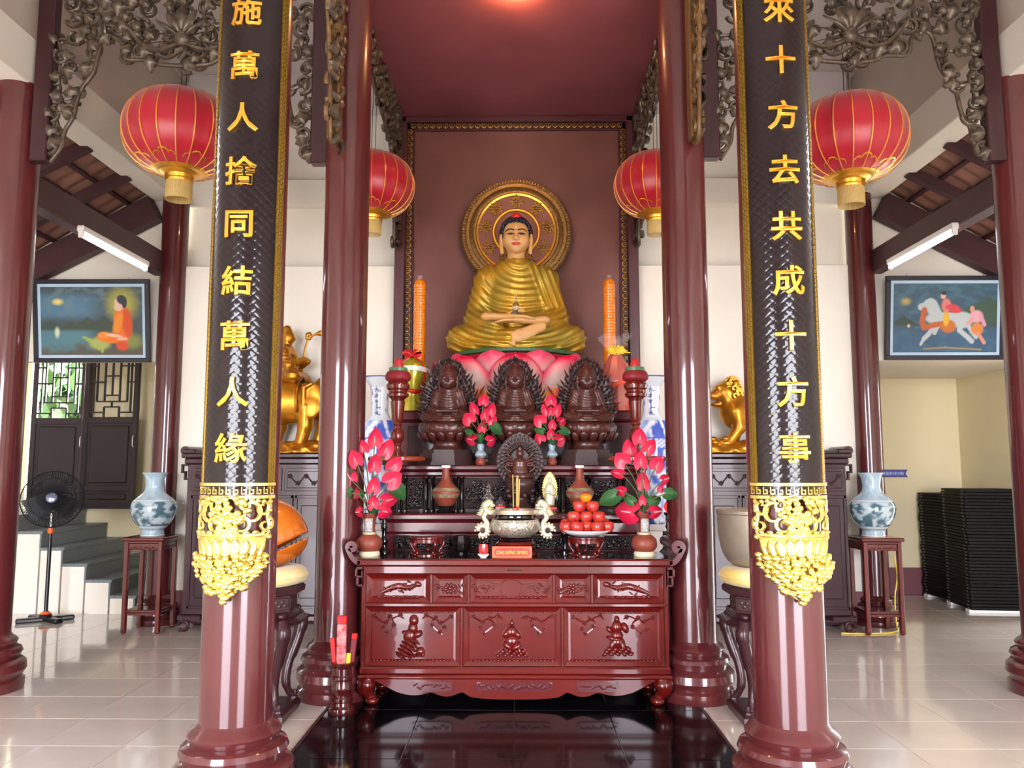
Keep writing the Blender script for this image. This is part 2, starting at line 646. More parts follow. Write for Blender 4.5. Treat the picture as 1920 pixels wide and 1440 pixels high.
# floor: base slab, cream tiles near the camera as pieces, black granite in the middle
fl = struct(MB().box(-HX, HX, FRONT_Y - 3, 12.6, -0.12, -0.012).build('floor', M['grout'], smooth=0))
TS = 0.5
tile_me = MB().box(-TS / 2 + .0016, TS / 2 - .0016, -TS / 2 + .0016, TS / 2 - .0016, -0.012, 0.0, 0.001).mesh('floor_tile', M['tile'], 0)
ntile = 0
far = MB()
for ix in range(11):
    for side in (-1, 1):
        for iy in range(-11, 19):
            cx, cy = side * (1.26 + TS * (ix + .5)), 2.8 + TS * (iy + .5)
            if abs(cx) > HX + .1:
                continue
            vis = 3.3 < cy < 9.2 and abs(cx) < min(6.2, 0.66 * cy + .5)
            if vis and ntile < 299:
                link('floor_tile', tile_me, fl, (cx, cy, 0))
                ntile += 1
            elif cy < 12.4:
                far.box(cx - TS / 2 + .0025, cx + TS / 2 - .0025, cy - TS / 2 + .0025, cy + TS / 2 - .0025, -0.012, 0)
stuff(far.build('distant_tiles', M['tile'], fl, 0))
MB().box(-1.26, 1.26, 7.2, 12.3, -.012, 0).build('rear_slab', M['granite'], fl, 0)
MB().box(-1.26, 1.26, FRONT_Y, 2.8, -.012, 0).build('front_slab', M['tile'], fl, 0)
gr_me = MB().box(-.309, .309, -.447, .447, -0.012, 0.004, 0.002).mesh('granite_slab', M['granite'], 0)
for i in range(4):
    for j in range(5):
        link('granite_slab', gr_me, fl, (-.93 + .62 * i, 2.8 + .45 + .9 * j, 0))
gb = MB()
for sx in (-1, 1):
    gb.box(sx * 1.243, sx * 1.262, 2.8, 7.3, -.012, .008, .002)
gb.build('granite_edge', M['beam'], fl, 0)

# ceilings
struct(MB().box(-3.95, 3.95, FRONT_Y - .2, 8.95, ZC, ZC + .1).build('ceiling', M['ceil'], smooth=0))
struct(MB().box(-HX, -3.95, FRONT_Y - .2, 5.6, 4.75, 4.85).build('ceiling.001', M['ceil'], smooth=0))
struct(MB().box(3.95, HX, FRONT_Y - .2, 5.6, 4.75, 4.85).build('ceiling.002', M['ceil'], smooth=0))
struct(MB().box(-3.8, HX, BW + .12, 10.6, 2.76, 2.86).build('ceiling.003', M['plaster'], smooth=0))
struct(MB().box(-HX, -3.8, BW + .12, 10.6, 4.0, 4.1).build('ceiling.004', M['plaster'], smooth=0))
struct(MB().box(-3.86, -3.76, BW + .12, 10.5, 2.8, 4.05).build('wall_stairwell', M['plaster'], smooth=0))
# walls above the side beams and the beams themselves
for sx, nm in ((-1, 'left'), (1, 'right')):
    struct(MB().box(sx * 3.82, sx * 3.97, FRONT_Y - .2, 8.9, 4.92, ZC).build('wall_upper_' + nm, M['plaster_shaded'], smooth=0))
struct(MB().box(-4.02, -3.74, FRONT_Y, 8.6, 4.55, 4.93, .008).build('trim_1', M['plaster'], smooth=0))
struct(MB().box(3.74, 4.02, FRONT_Y, 8.6, 4.55, 4.93, .008).build('trim_2', M['plaster'], smooth=0))
# back wall: low panel, recessed wall above it, two horizontal bands
wb = MB()
wb.box(-3.64, -1.32, 8.5, 8.72, 0, 3.79, .01)
wb.box(1.30, 3.62, 8.5, 8.72, 0, 3.79, .01)
struct(wb.build('wall_back', M['plaster'], smooth=0))
struct(MB().box(-3.9, 3.9, 8.78, 8.95, 0, ZC).build('wall_back_upper', M['plaster'], smooth=0))
struct(MB().box(-3.7, 3.7, 8.66, 8.8, 4.52, 4.82, .006).build('trim_3', M['plaster'], smooth=0))
struct(MB().box(-3.7, 3.7, 8.6, 8.8, 5.62, ZC, .006).build('trim_4', M['ceil'], smooth=0))
sk = MB()
sk.box(-3.64, -1.32, 8.475, 8.52, 0, .33, .006)
struct(sk.build('baseboard_back_left', M['skirt'], smooth=0))
struct(MB().box(1.30, 3.62, 8.475, 8.52, 0, .33, .006).build('baseboard_back_right', M['skirt'], smooth=0))
# gable walls over the passages to the rear corridor
for sx, nm in ((-1, 'left'), (1, 'right')):
    g = MB().prism([(sx * 3.7, 2.755), (sx * HX, 2.755), (sx * HX, 3.45), (sx * 3.7, 5.0)], BW, BW + .12)
    struct(g.build('wall_gable_' + nm, M['plaster'], smooth=0))
# corridor behind
cw = MB()
cw.box(-3.8, HX, 10.44, 10.56, 0, 2.8)
cw.box(-5.62, -3.8, 10.44, 10.56, 0, 4.05)
cw.box(-HX, -5.62, 10.44, 10.56, 0, 1.08)
cw.box(-HX, -6.42, 10.44, 10.56, 1.0, 4.05)
cw.box(-6.42, -5.62, 10.44, 10.56, 3.3, 4.05)
struct(cw.build('wall_corridor_back', M['cream'], smooth=0))
struct(MB().box(5.725, 5.82, 8.72, 10.44, 0, 2.8).build('wall_corridor_right', M['cream'], smooth=0))
struct(MB().box(3.9, 5.72, 10.41, 10.45, 0, .34, .006).build('baseboard_corridor', M['skirt'], smooth=0))
struct(MB().box(-HX - .05, -HX, 8.6, 10.6, 0, 4.05).build('wall_corridor_left', M['plaster'], smooth=0))
# side walls
for sx, nm in ((-1, 'left'), (1, 'right')):
    w = MB()
    x0, x1 = sx * HX, sx * (HX + .15)
    w.box(x0, x1, FRONT_Y, 8.7, 0, 4.8)
    struct(w.build('wall_' + nm, M['plaster'], smooth=0))
# front wall with open doorways
w = MB()
xs = [-HX - .1] + [q for d in DOORS for q in d[:2]] + [HX + .1]
for i in range(0, len(xs), 2):
    w.box(xs[i], xs[i + 1], FRONT_Y - .15, FRONT_Y, 0, ZC)
for x0, x1, zt in DOORS:
    w.box(x0, x1, FRONT_Y - .15, FRONT_Y, zt, ZC)
struct(w.build('wall_front', M['plaster'], smooth=0))
struct(MB().box(-40, 40, -60, 60, -.3, -.125).build('ground', M['ground'], smooth=0))

# low tiled roof over the aisle ends, seen from below
for sx, nm in ((-1, 'left'), (1, 'right')):
    roof = bpy.data.objects.new('roof', None)
    COL.objects.link(roof)
    struct(roof)
    roof.location = (sx * 3.98, 0, 4.62)
    roof.scale = (sx, 1, 1)
    sl = atan2(0.52, 1)
    Xr = RY(sl)
    L = 3.1
    b = MB().box(0, L, 5.55, 8.62, .10, .13, X=Xr)
    b.build('underlay', M['beam'], roof, 0)
    tm = MB().grid(lambda a, c: (a * .3, c * .2, .012 * cos(c * 2 * PI) - .02 * a), 2, 6).grid(lambda a, c: (a * .3, c * .2, .02 + .012 * cos(c * 2 * PI) - .02 * a), 2, 6)
    tme = tm.mesh('roof_tile', M['roof_tile'], 40)
    for i in range(10):
        for j in range(15):
            p = Xr @ Vector((i * .3, 5.6 + j * .2, .07))
            link('roof_tile', tme, roof, p, (0, sl, 0))
    bt = MB().box(-.02, .02, 5.55, 8.6, 0, .035).mesh('batten', M['beam'], 0)
    for i in range(11):
        link('batten', bt, roof, Xr @ Vector((.02 + i * .3, 0, .01)), (0, sl, 0))
    rf = MB().box(0, L, -.045, .045, -.1, .0).mesh('rafter', M['beam'], 0)
    for y in (6.3, 7.1, 7.85):
        link('rafter', rf, roof, (0, y, 0), (0, sl, 0))
    MB().box(.1, L, -.08, .06, -.27, .02, .01).build('gable_rafter', M['beam'], roof, 0, loc=(-.05, 8.52, -.02), rot=(0, sl, 0))
    # tie beam along the aisle, carries the lamp
    tb = MB().box(-.075, .075, 5.95, 8.5, -.12, .12, .012).build('beam', M['beam'], None, 0, loc=(sx * 3.87, 0, 3.80))
    struct(tb)
# ================================================================== PILLARS
def base_prof(R, h, k=1.0):
    pr = [(R + .10, 0), (R + .105, .02), (R + .105, .07), (R + .085, .085), (R + .09, .10), (R + .115, .14), (R + .11, .19), (R + .08, .22),
          (R + .065, .225), (R + .07, .24), (R + .085, .265), (R + .075, .29), (R + .05, .305), (R + .035, .31), (R + .045, .33), (R + .05, .345), (R + .035, .365), (R + .012, .38), (R, .40)]
    return [(R + (r - R) * k, z * h / .40) for r, z in pr]


def pillar(label, x, y, R, top, h=.40, group=None):
    t = thing('pillar', label, 'pillar', (x, y, 0), 0, group)
    MB().lathe([(R, h - .02), (R, h + .3), (R * .99, top * .6), (R * .975, top)], 112).build('shaft', M['pillar'], t)
    MB().lathe(base_prof(R, h), 64).build('ringed_base', M['pillar'], t, 30)
    return t


FPX, FPY, FPR = 1.338, 4.0, .170
IPX, IPY, IPR = 1.265, 5.85, .166
pillar('red lacquered front pillar carrying the couplet board that ends in 緣', -FPX, FPY, FPR, ZC)
pillar('red lacquered front pillar carrying the couplet board that ends in 事', FPX, FPY, FPR, ZC)
pillar('dark red inner pillar between the wooden fish and the altar table', -IPX, IPY, IPR, ZC)
pillar('dark red inner pillar between the bronze bowl and the altar table', IPX, IPY, IPR, ZC)
pillar('dark red outer pillar at the picture edge on the pedestal fan side', -3.87, 5.95, .17, 4.56)
pillar('dark red outer pillar at the picture edge beside the stacks of black boards', 3.84, 5.95, .17, 4.56)


def door_col(label, x):
    t = thing('pillar', label, 'pillar', (x, 8.5, 0))
    MB().lathe([(.138, .2), (.138, 4.55)], 48).build('shaft', M['pillar'], t)
    MB().lathe(base_prof(.138, .3, .8), 48).build('ringed_base', M['pillar'], t, 30)


door_col('slim dark pillar behind the celadon vase beside the stairs', -3.735)
door_col('slim dark pillar behind the celadon vase beside the blue arrow sign', 3.715)

# ================================================================== COUPLET BOARDS
BR = FPR + .012          # inner radius of the curved board
HALF = radians(66)


def scale_panel(z0, z1):
    """overlapping leaf scales pressed into the dark lacquer: real relief"""
    mb = MB()
    wid = BR * radians(54)
    nu, nv = 72, int((z1 - z0) / .0048)
    c = .044

    def fn(a, b):
        x = (a * 2 - 1) * wid
        z = z0 + (z1 - z0) * b
        p = ((z + abs(x) * .9) / c) % 1.0
        q = ((z - abs(x) * .9) / c) % 1.0
        gp, gq = min(p, 1 - p), min(q, 1 - q)
        hgt = .0022 - .0012 * math.exp(-(gp / .08) ** 2) - .0009 * math.exp(-(gq / .08) ** 2)
        return (x, -(.008 + hgt), z)
    mb.grid(fn, nu, nv)
    return mb.bend(BR)


def couplet(label, sx, chars, vs):
    t = thing('couplet_board', label, 'couplet board', (sx * FPX, FPY, 0))
    z0, z1 = 1.50, 5.6
    # curved back plank
    back = MB()
    n = 28
    w = BR * HALF
    back.grid(lambda a, b: ((a * 2 - 1) * w, -.008, z0 + (z1 - z0) * b), n, 2)
    back.grid(lambda a, b: ((a * 2 - 1) * w, .008, z0 + (z1 - z0) * b), n, 2)
    for q in (-1, 1):
        back.grid(lambda a, b: (q * w, .008 - .016 * a, z0 + (z1 - z0) * b), 1, 2)
    back.bend(BR).build('plank', M['pillar'], t)
    scale_panel(z0, z1).build('scale_panel', M['board'], t, 180, fix=False)
    # gilded key-pattern borders made of small raised bricks
    for q in (-1, 1):
        b = MB()
        x0 = q * BR * radians(60)
        b.grid(lambda a, c: (x0 + (a - .5) * BR * radians(12), -.010, z0 + (z1 - z0) * c), 4, 2)
        b.bend(BR).build('gilt_border', M['gold_trim'], t, 0, fix=False)
        bb = MB()
        k = 0
        z = z0
        while z < z1 - .03:
            for j, (xo, wd) in enumerate(((-.0125, .010), (.0005, .012), (.0135, .010))):
                zz = z + (.012 if j == 1 else 0)
                bb.box(x0 + xo - wd / 2, x0 + xo + wd / 2, -.016, -.0095, zz + .0015, zz + .0215)
            z += .024
        for zz in np.arange(z0, z1, .24):
            pass
        stuff(bb.bend(BR).build('key_pattern', M['gold_trim'], t, 0, fix=False))
    # raised characters
    for ch, v in zip(chars, vs):
        z = at(440 if sx < 0 else 1470, v, FPY - BR).z
        m = text_mb(ch, .150, .006, .0012, .002)
        m.v = [(x * .95, y - .019, zz + z) for x, y, zz in m.v]
        m.bend(BR).build('gold_character', M['gold'], t, 30, fix=False)
    # gilded openwork drop: fret band, scrolls, lotus bowl, cluster of berries
    zt, zb = 1.53, .985
    wd = BR * HALF
    b = MB()
    b.box(-wd, wd, -.022, -.002, zt - .014, zt)
    b.box(-wd, wd, -.020, -.002, zt - .075, zt - .060)
    nk = 13
    for i in range(nk):
        x = -wd + (i + .5) * 2 * wd / nk
        h = wd / nk * .8
        for (xa, xb, za, zc) in ((-h, -h + .004, -.054, -.02), (-h, h * .6, -.054, -.049), (h * .6 - .004, h * .6, -.054, -.032), (-h * .3, h * .6, -.036, -.031)):
            b.box(x + xa, x + xb, -.019, -.002, zt + za, zt + zc)
    # subdivide wide bars so that they follow the curve
    bands = MB()
    for (za, zc, yy) in ((zt - .014, zt, -.022), (zt - .075, zt - .060, -.020)):
        bands.grid(lambda a, c: ((a * 2 - 1) * wd, yy, za + (zc - za) * c), 30, 1)
        bands.grid(lambda a, c: ((a * 2 - 1) * wd, yy * (1 - c), zc), 30, 1)
        bands.grid(lambda a, c: ((a * 2 - 1) * wd, yy * (1 - c), za), 30, 1)
    b.v, b.f, b.mi = b.v[16:], [tuple(i - 16 for i in f) for f in b.f[12:]], b.mi[12:]
    merge(bands, b)
    bands.bend(BR).build('fret_band', M['gold_bright'], t, 30)
    for q in (-1, 1):
        sc = MB()
        for (cx, cz, r0, a0, tn) in ((.095, 1.385, .055, 100, 1), (.055, 1.33, .045, 120, 1), (.150, 1.41, .04, 60, 1), (.165, 1.33, .04, 80, 1), (.075, 1.425, .03, 90, -1)):
            pts = []
            for i in range(22):
                a = radians(a0 - tn * i * 17)
                r = r0 * (1 - i / 30)
                pts.append((q * (cx + r * cos(a)), -.012, cz + r * sin(a)))
            sc.tube(pts, [.014 - .0004 * i for i in range(22)], 6)
        sc.tube(smooth_line([(q * .19, -.01, 1.46), (q * .175, -.012, 1.38), (q * .185, -.012, 1.31), (q * .16, -.014, 1.26)]), .010, 6)
        for i in range(5):
            sc.ball((q * (.07 + .028 * i), -.014, 1.452 - .004 * i), (.013, .010, .013))
            sc.ball((q * .186, -.014, 1.44 - i * .042), (.014, .012, .016))
        stuff(sc.bend(BR).build('scrollwork', M['gold_bright'], t, 40))
    fl_ = MB()
    rnd = random.Random(7)
    for i in range(70):
        z = 1.29 + .17 * rnd.random()
        x = (rnd.random() - .5) * (.07 + .15 * (z - 1.29) / .17)
        r = .011 + .007 * rnd.random()
        fl_.ball((x, -.022 - .008 * rnd.random(), z), (r, .012, r), 8, 5)
    stuff(fl_.bend(BR).build('flower_cluster', M['gold_bright'], t, 60))
    # lotus bowl
    lb = MB()
    lb.grid(lambda a, c: ((a * 2 - 1) * (.165 + .012 * sin(c * PI)) * (1 - .22 * (1 - c)), -.018 - .022 * sin(PI * min(1, c * .9 + .1)) * cos((a - .5) * 2.2), 1.19 + .105 * c), 20, 6)
    for i in range(-4, 5):
        x = i * .034
        hh = .085 * (1 - .06 * abs(i))
        pw = .030 - .002 * abs(i)
        lb.grid(lambda a, c: (x * (1 + .15 * c) + (a * 2 - 1) * pw * sin(PI * min(1, .12 + c * .88)) ** .7, -.040 + .0035 * i * i * .4 - .012 * (1 - (a * 2 - 1) ** 2), 1.192 + hh * c), 6, 6)
        lb.ball((i * .038, -.030, 1.298), (.016, .012, .010), 8, 5)
    lb.tube([(-.15 + .03 * i, -.032, 1.286) for i in range(11)], .008, 6)
    lb.bend(BR).build('lotus_bowl', M['gold_bright'], t, 50)
    bk = MB()
    for j in range(12):
        f0, f1 = j / 12, (j + 1) / 12
        h0, h1 = .165 * (1 - f0 ** 1.5) + .006, .165 * (1 - f1 ** 1.5) + .006
        z0_, z1_ = 1.20 - (1.20 - zb) * f0, 1.20 - (1.20 - zb) * f1
        bk.grid(lambda a, c: ((a * 2 - 1) * (h0 + (h1 - h0) * c), -.016, z0_ + (z1_ - z0_) * c), 10, 1)
    bk.bend(BR).build('backing_plate', M['gold_bright'], t, 60, fix=False)
    be = MB()
    rows = 13
    for j in range(rows):
        f = j / (rows - 1)
        z = 1.185 - (1.185 - zb) * f
        hw = .172 * max(0, 1 - f ** 1.5) + .010
        nb = max(1, int(hw * 2 / .032))
        for i in range(nb):
            x = -hw + (i + .5) * 2 * hw / nb
            r = .013 + .012 * rnd.random()
            be.ball((x + (rnd.random() - .5) * .018, -.018 - .022 * rnd.random() - .014 * cos(x / .17), z + (rnd.random() - .5) * .014), (r, r * .8, r * .85), 8, 5)
    stuff(be.bend(BR).build('berry_drop', M['gold_bright'], t, 60))
    return t


VS = [25, 125, 222, 322, 421, 527, 630, 735, 840]
couplet('dark couplet board with gold characters ending in 緣 on the pillar next to the wooden fish', -1, '施萬人捨同結萬人緣', VS)
couplet('dark couplet board with gold characters ending in 事 on the pillar next to the bronze bowl', 1, '來十方去共成十方事', [20, 115, 218, 320, 425, 527, 630, 735, 840])


# ================================================================== CARVED FRETWORK
def inside(p, poly):
    x, y = p
    c = False
    j = len(poly) - 1
    for i in range(len(poly)):
        xi, yi = poly[i]
        xj, yj = poly[j]
        if (yi > y) != (yj > y) and x < (xj - xi) * (y - yi) / (yj - yi) + xi:
            c = not c
        j = i
    return c


LEAF = None


def leaf_mesh():
    def fn(a, b):
        w = sin(PI * min(1, .05 + b * .95)) ** .8 * .042 * (1 + .25 * sin(b * 16))
        x = (a * 2 - 1) * w
        return (x, -.016 * (1 - (a * 2 - 1) ** 2) - .02 * sin(b * 4.5), b * .13 - .02)
    mb = MB().grid(fn, 4, 10)
    mb.grid(lambda a, b: (fn(a, b)[0], fn(a, b)[1] + .012 + .0, fn(a, b)[2]), 4, 10)
    return mb.mesh('carved_leaf', M['carved'], 50)


def fretwork(root, poly, rim, seed, rs=.078, mtl=None, X=None, depth=.05):
    """openwork of scrolling vines inside a polygon given in (x, z)"""
    global LEAF
    if LEAF is None:
        LEAF = leaf_mesh()
    mtl = mtl or M['carved']
    rnd = random.Random(seed)
    xs, zs = [p[0] for p in poly], [p[1] for p in poly]
    pts = []
    for _ in range(2600):
        p = (rnd.uniform(min(xs), max(xs)), rnd.uniform(min(zs), max(zs)))
        if inside(p, poly) and all((p[0] - q[0]) ** 2 + (p[1] - q[1]) ** 2 > (rs * 1.32) ** 2 for q in pts):
            pts.append(p)
    vb = MB()
    X = X or Matrix()
    for (x, z) in pts:
        a0, dr = rnd.uniform(0, 2 * PI), rnd.choice((-1, 1))
        r0 = rs * rnd.uniform(.75, 1.05)
        y = rnd.uniform(-depth / 2, depth / 2)
        n = 16
        sp = [(x + r0 * (1 - i / n * .8) * cos(a0 + dr * i * .46), y - .012 * i / n, z + r0 * (1 - i / n * .8) * sin(a0 + dr * i * .46)) for i in range(n)]
        vb.tube(sp, [.019 - .0005 * i for i in range(n)], 6, X=X)
        vb.ball(sp[-1], .021, 6, 5, X=X)
        near = sorted(pts, key=lambda q: (q[0] - x) ** 2 + (q[1] - z) ** 2)[1:3]
        for q in near:
            mx, mz = (x + q[0]) / 2 + rnd.uniform(-.03, .03), (z + q[1]) / 2 + rnd.uniform(-.03, .03)
            vb.tube(smooth_line([(x, y, z), (mx, rnd.uniform(-.02, .02), mz), (q[0], 0, q[1])], 3), .013, 5, X=X)
    vb.build('scrolling_vine', mtl, root, 60, fix=False)
    for (x, z) in pts:
        a = rnd.uniform(0, 2 * PI)
        X2 = X @ T(x, -depth * .55, z) @ RY(a) @ S(1, 1, rnd.uniform(.7, 1.1))
        o = link('carved_leaf', LEAF, root)
        o.matrix_local = X2
    if rim:
        MB().tube(smooth_line([(p[0], 0, p[1]) for p in rim], 4), .017, 7, X=X).build('carved_rim', mtl, root, 60)


def arch(label, sx):
    t = thing('carved_arch', label, 'carving', (sx * 2.56, 5.88, 0))
    hw = 1.14
    # half of the lower outline (distance from the centre, height); mirrored
    half = [(0, 4.70), (.20, 4.715), (.28, 4.755), (.46, 4.76), (.50, 4.90), (.64, 4.93), (.70, 4.66), (.80, 4.50), (.84, 4.30), (.90, 4.18), (.92, 4.06), (1.0, 3.93)]
    low = [(-x, z) for x, z in half[::-1]] + half[1:]
    poly = low + [(1.0, 5.75), (-1.0, 5.75)]
    fretwork(t, poly, low, 11, .080)
    MB().box(-hw, -hw + .135, -.05, .05, 3.93, ZC, .01).build('frame_post', M['darkwood'], t, 0)
    MB().box(hw - .135, hw, -.05, .05, 3.90, ZC, .01).build('frame_post', M['darkwood'], t, 0)
    MB().box(-hw, hw, -.05, .05, 5.72, ZC, .01).build('frame_rail', M['darkwood'], t, 0)
    # lotus pendant in the middle
    lo = MB()
    for i in range(-4, 5):
        a = radians(i * 24)
        lo.grid(lambda p, q: (sin(a) * (.04 + .24 * q) + (p * 2 - 1) * .05 * sin(PI * (.1 + q * .9)) * cos(a), -.07 - .03 * sin(PI * q) - .02 * (1 - (2 * p - 1) ** 2) * (1 - .1 * abs(i)), 4.93 + cos(a) * (.02 + .20 * q) - .02 * abs(i)), 4, 7)
    lo.build('lotus_flower', M['carved'], t, 60)
    st = MB()
    st.ball((0, -.05, 4.90), (.07, .05, .07), 10, 7)
    st.tube(smooth_line([(0, -.05, 4.9), (.03, -.05, 4.8), (-.02, -.05, 4.72)]), .02, 6)
    for q in (-1, 1):
        st.tube(smooth_line([(0, -.05, 4.86), (q * .18, -.05, 4.80), (q * .32, -.04, 4.86), (q * .42, -.04, 4.98)]), .022, 6)
        st.tube(smooth_line([(0, -.05, 4.80), (q * .12, -.04, 4.74), (q * .2, -.04, 4.80), (q * .16, -.04, 4.86)]), .016, 6)
    st.build('lotus_stem', M['carved'], t, 60)
    return t


arch('dark openwork arch of carved vines above the lantern by the seated-monk painting', -1)
arch('dark openwork arch of carved vines above the lantern by the white-horse painting', 1)


def bracket(label, x, y0, y1, poly, seed, mtl, name='carved_bracket'):
    """openwork in a plane running front to back"""
    t = thing(name, label, 'carving', (x, y0, 0))
    X = RZ(PI / 2)
    fretwork(t, poly, poly[:-2], seed, .075, mtl, X, .06)
    return t


for sx, who in ((-1, 'wooden fish'), (1, 'bronze bowl')):
    d = IPY - FPY - IPR - FPR
    low = [(.0, 4.6), (.25, 4.85), (.55, 5.2), (.9, 5.25), (1.1, 4.95), (1.25, 4.45), (1.33, 3.97), (1.48, 3.97)]
    bk = bracket('gilt carved bracket in front of the inner pillar by the ' + who, sx * 1.315, FPY + FPR, 0, low + [(1.48, 5.9), (0, 5.9)], 5 + sx, M['carved_gold'])
    MB().box(-.045, .045, 1.36, 1.50, 3.97, ZC, .012).build('frame_post', M['carved_gold'], bk, 0)
for sx, who in ((-1, 'yellow-wrapped gift'), (1, 'red-wrapped gift')):
    low = [(.0, 5.0), (.5, 5.08), (1.1, 5.0), (1.6, 4.92), (1.88, 4.8), (2.02, 4.5), (2.10, 4.2), (2.15, 3.95), (2.27, 3.95)]
    bk = bracket('carved bracket hanging under the canopy edge on the side of the ' + who, sx * 1.28, IPY + .18, 0, low + [(2.27, 5.42), (0, 5.42)], 15 + sx, M['carved'])
    MB().box(-.03, .03, 2.20, 2.30, 3.93, 5.4, .01).build('frame_post', M['darkwood'], bk, 0)

# ================================================================== LANTERNS
def lantern():
    t = thing('lantern', '', 'lantern')
    Rl, Hl = .44, .335
    NS = 20
    prof = []
    for i in range(19):
        a = -PI / 2 + PI * i / 18
        r = Rl * max(.0, cos(a)) ** .72
        if r < .13:
            continue
        prof.append((r, Hl * sin(a)))
    sh = MB()
    n = NS * 4
    m = len(prof)
    vs = []
    for r, z in prof:
        for i in range(n):
            a = 2 * PI * i / n
            rr = r * (1 - .02 * (1 - abs(sin(a * NS / 2))) ** 3 * 0 - .022 * abs(sin(a * NS / 2)) ** 1)
            vs.append((rr * cos(a), rr * sin(a), z))
    sh.add(vs, [(j * n + i, j * n + (i + 1) % n, (j + 1) * n + (i + 1) % n, (j + 1) * n + i) for j in range(m - 1) for i in range(n)])
    sh.build('silk_shade', M['lantern'], t, 180, fix=False)
    rib = MB().tube([(r * 1.003, 0, z) for r, z in prof], .0055, 5).mesh('gold_rib', M['gold_rib'], 60)
    for i in range(NS):
        link('gold_rib', rib, t, None, (0, 0, 2 * PI * i / NS))
    MB().lathe([(.15, .30), (.155, .315), (.15, .335), (.11, .34), (.105, .36), (.0, .362)], 32).build('top_cap', M['gold'], t)
    MB().lathe([(.0, -.375), (.105, -.372), (.11, -.345), (.14, -.335), (.16, -.315), (.15, -.30)], 32).build('bottom_cap', M['gold'], t)
    orn = MB()
    for i in range(8):
        a = 2 * PI * i / 8
        X = RZ(a)
        for (yo, zo, r) in ((-.05, -.272, .032), (.05, -.272, .032), (0, -.262, .04)):
            pts = []
            for k in range(10):
                b = 2 * PI * k / 10
                y, z = yo + r * cos(b), zo + r * .55 * sin(b)
                rr = .2 + (z + .30) * 2.1
                pts.append((rr + .012, y, z))
            orn.tube(pts, .0075, 5, True, X=X)
    orn.build('gold_cutout', M['gold'], t, 60)
    skirt_ = MB().lathe([(.14, -.325), (.215, -.312), (.22, -.308), (.14, -.317)], 40)
    skirt_.build('gold_collar', M['gold'], t)
    fr = MB()
    for i in range(56):
        a = 2 * PI * i / 56
        fr.box(-.0045, .0045, -.001, .001, -.54, -.372, X=RZ(a) @ T(.1, 0, 0) @ RZ(PI / 2))
    stuff(fr.build('gold_fringe', M['fringe'], t, 0))
    MB().lathe([(.103, -.40), (.106, -.395), (.106, -.378), (.1, -.372)], 32).build('fringe_band', M['gold'], t)
    cd = MB()
    cd.tube([(-.02, 0, .355), (-.006, 0, 1.70)], .004, 5)
    cd.tube([(.02, 0, .355), (.022, 0, .9), (.006, 0, 1.70)], .004, 5)
    cd.build('cord', M['carved'], t, 60)
    return t


def hook(t):
    k = t.scale[0]
    zt = (ZC - t.location.z) / k
    MB().lathe([(.03, zt), (.03, zt - .02), (.008, zt - .03), (.006, min(1.70, zt - .05))], 10).build('ceiling_hook', M['steel'], t)


L0 = lantern()
L0.location = at(340, 252, 6.3)
L0['label'] = 'large red lantern hanging under the carved arch nearest the seated-monk painting'
LN = [L0, dup(L0, at(1591, 262, 6.3), 'large red lantern hanging under the carved arch nearest the white-horse painting'),
      dup(L0, at(699, 347, 7.38), 'red lantern half hidden by the inner pillar above the yellow-wrapped gift', radians(9)),
      dup(L0, at(1230, 347, 7.38), 'red lantern half hidden by the inner pillar above the red-wrapped gift', radians(9))]
for o, k in zip(LN, (1.03, 1.03, .9, .9)):
    o.scale = (k, k, k)
    hook(o)
# ================================================================== SHRINE NICHE
cp_ = thing('shrine_canopy', 'flat plum brown canopy ceiling spanning the inner pillars above the golden Buddha', 'canopy', (0, 8.4, 0))
nt_ = thing('shrine_backdrop', 'plum brown back panel with gilt heart border behind the golden Buddha', 'backdrop', (0, 8.4, 0))
MB().box(-1.29, 1.29, -2.42, .06, 5.40, 5.47, .01).build('canopy_ceiling', M['canopy'], cp_, 0)
for q in (-1, 1):
    MB().box(q * 1.25, q * 1.31, -2.42, -.12, 5.36, 5.48, .008).build('canopy_rail', M['niche_frame'], cp_, 0)
MB().box(-1.29, 1.29, .0, .06, 0, 5.40).build('back_panel', M['niche'], nt_, 0)
fm = MB()
for q in (-1, 1):
    fm.box(q * 1.105, q * 1.12, -.035, 0, 0, 5.27, .004)
    fm.box(q * 1.12, q * 1.185, -.03, 0, 0, 5.335, .004)
    fm.box(q * 1.185, q * 1.30, -.08, 0, 0, 5.40, .012)
fm.box(-1.12, 1.12, -.035, 0, 5.255, 5.27, .004)
fm.box(-1.185, 1.185, -.03, 0, 5.27, 5.335, .004)
fm.box(-1.30, 1.30, -.08, 0, 5.335, 5.40, .008)
fm.build('panel_frame', M['niche_frame'], nt_, 0)
ro = MB()
for q in (-1, 1):
    ro.tube(smooth_line([(0, -.012, -.024), (q * .02, -.018, -.012), (q * .026, -.018, .008), (q * .014, -.016, .024), (0, -.012, .012)], 3), .007, 5)
ro.ball((0, -.012, -.002), (.012, .012, .012), 6, 4)
rom = ro.mesh('gilt_heart', M['gold_old'], 60)
for i in range(33):
    link('gilt_heart', rom, nt_, (-1.12 + 2.24 * i / 32, -.026, 5.303))
for q in (-1, 1):
    for i in range(46):
        link('gilt_heart', rom, nt_, (q * 1.153, -.026, 5.235 - i * .07), (0, q * PI / 2, 0))
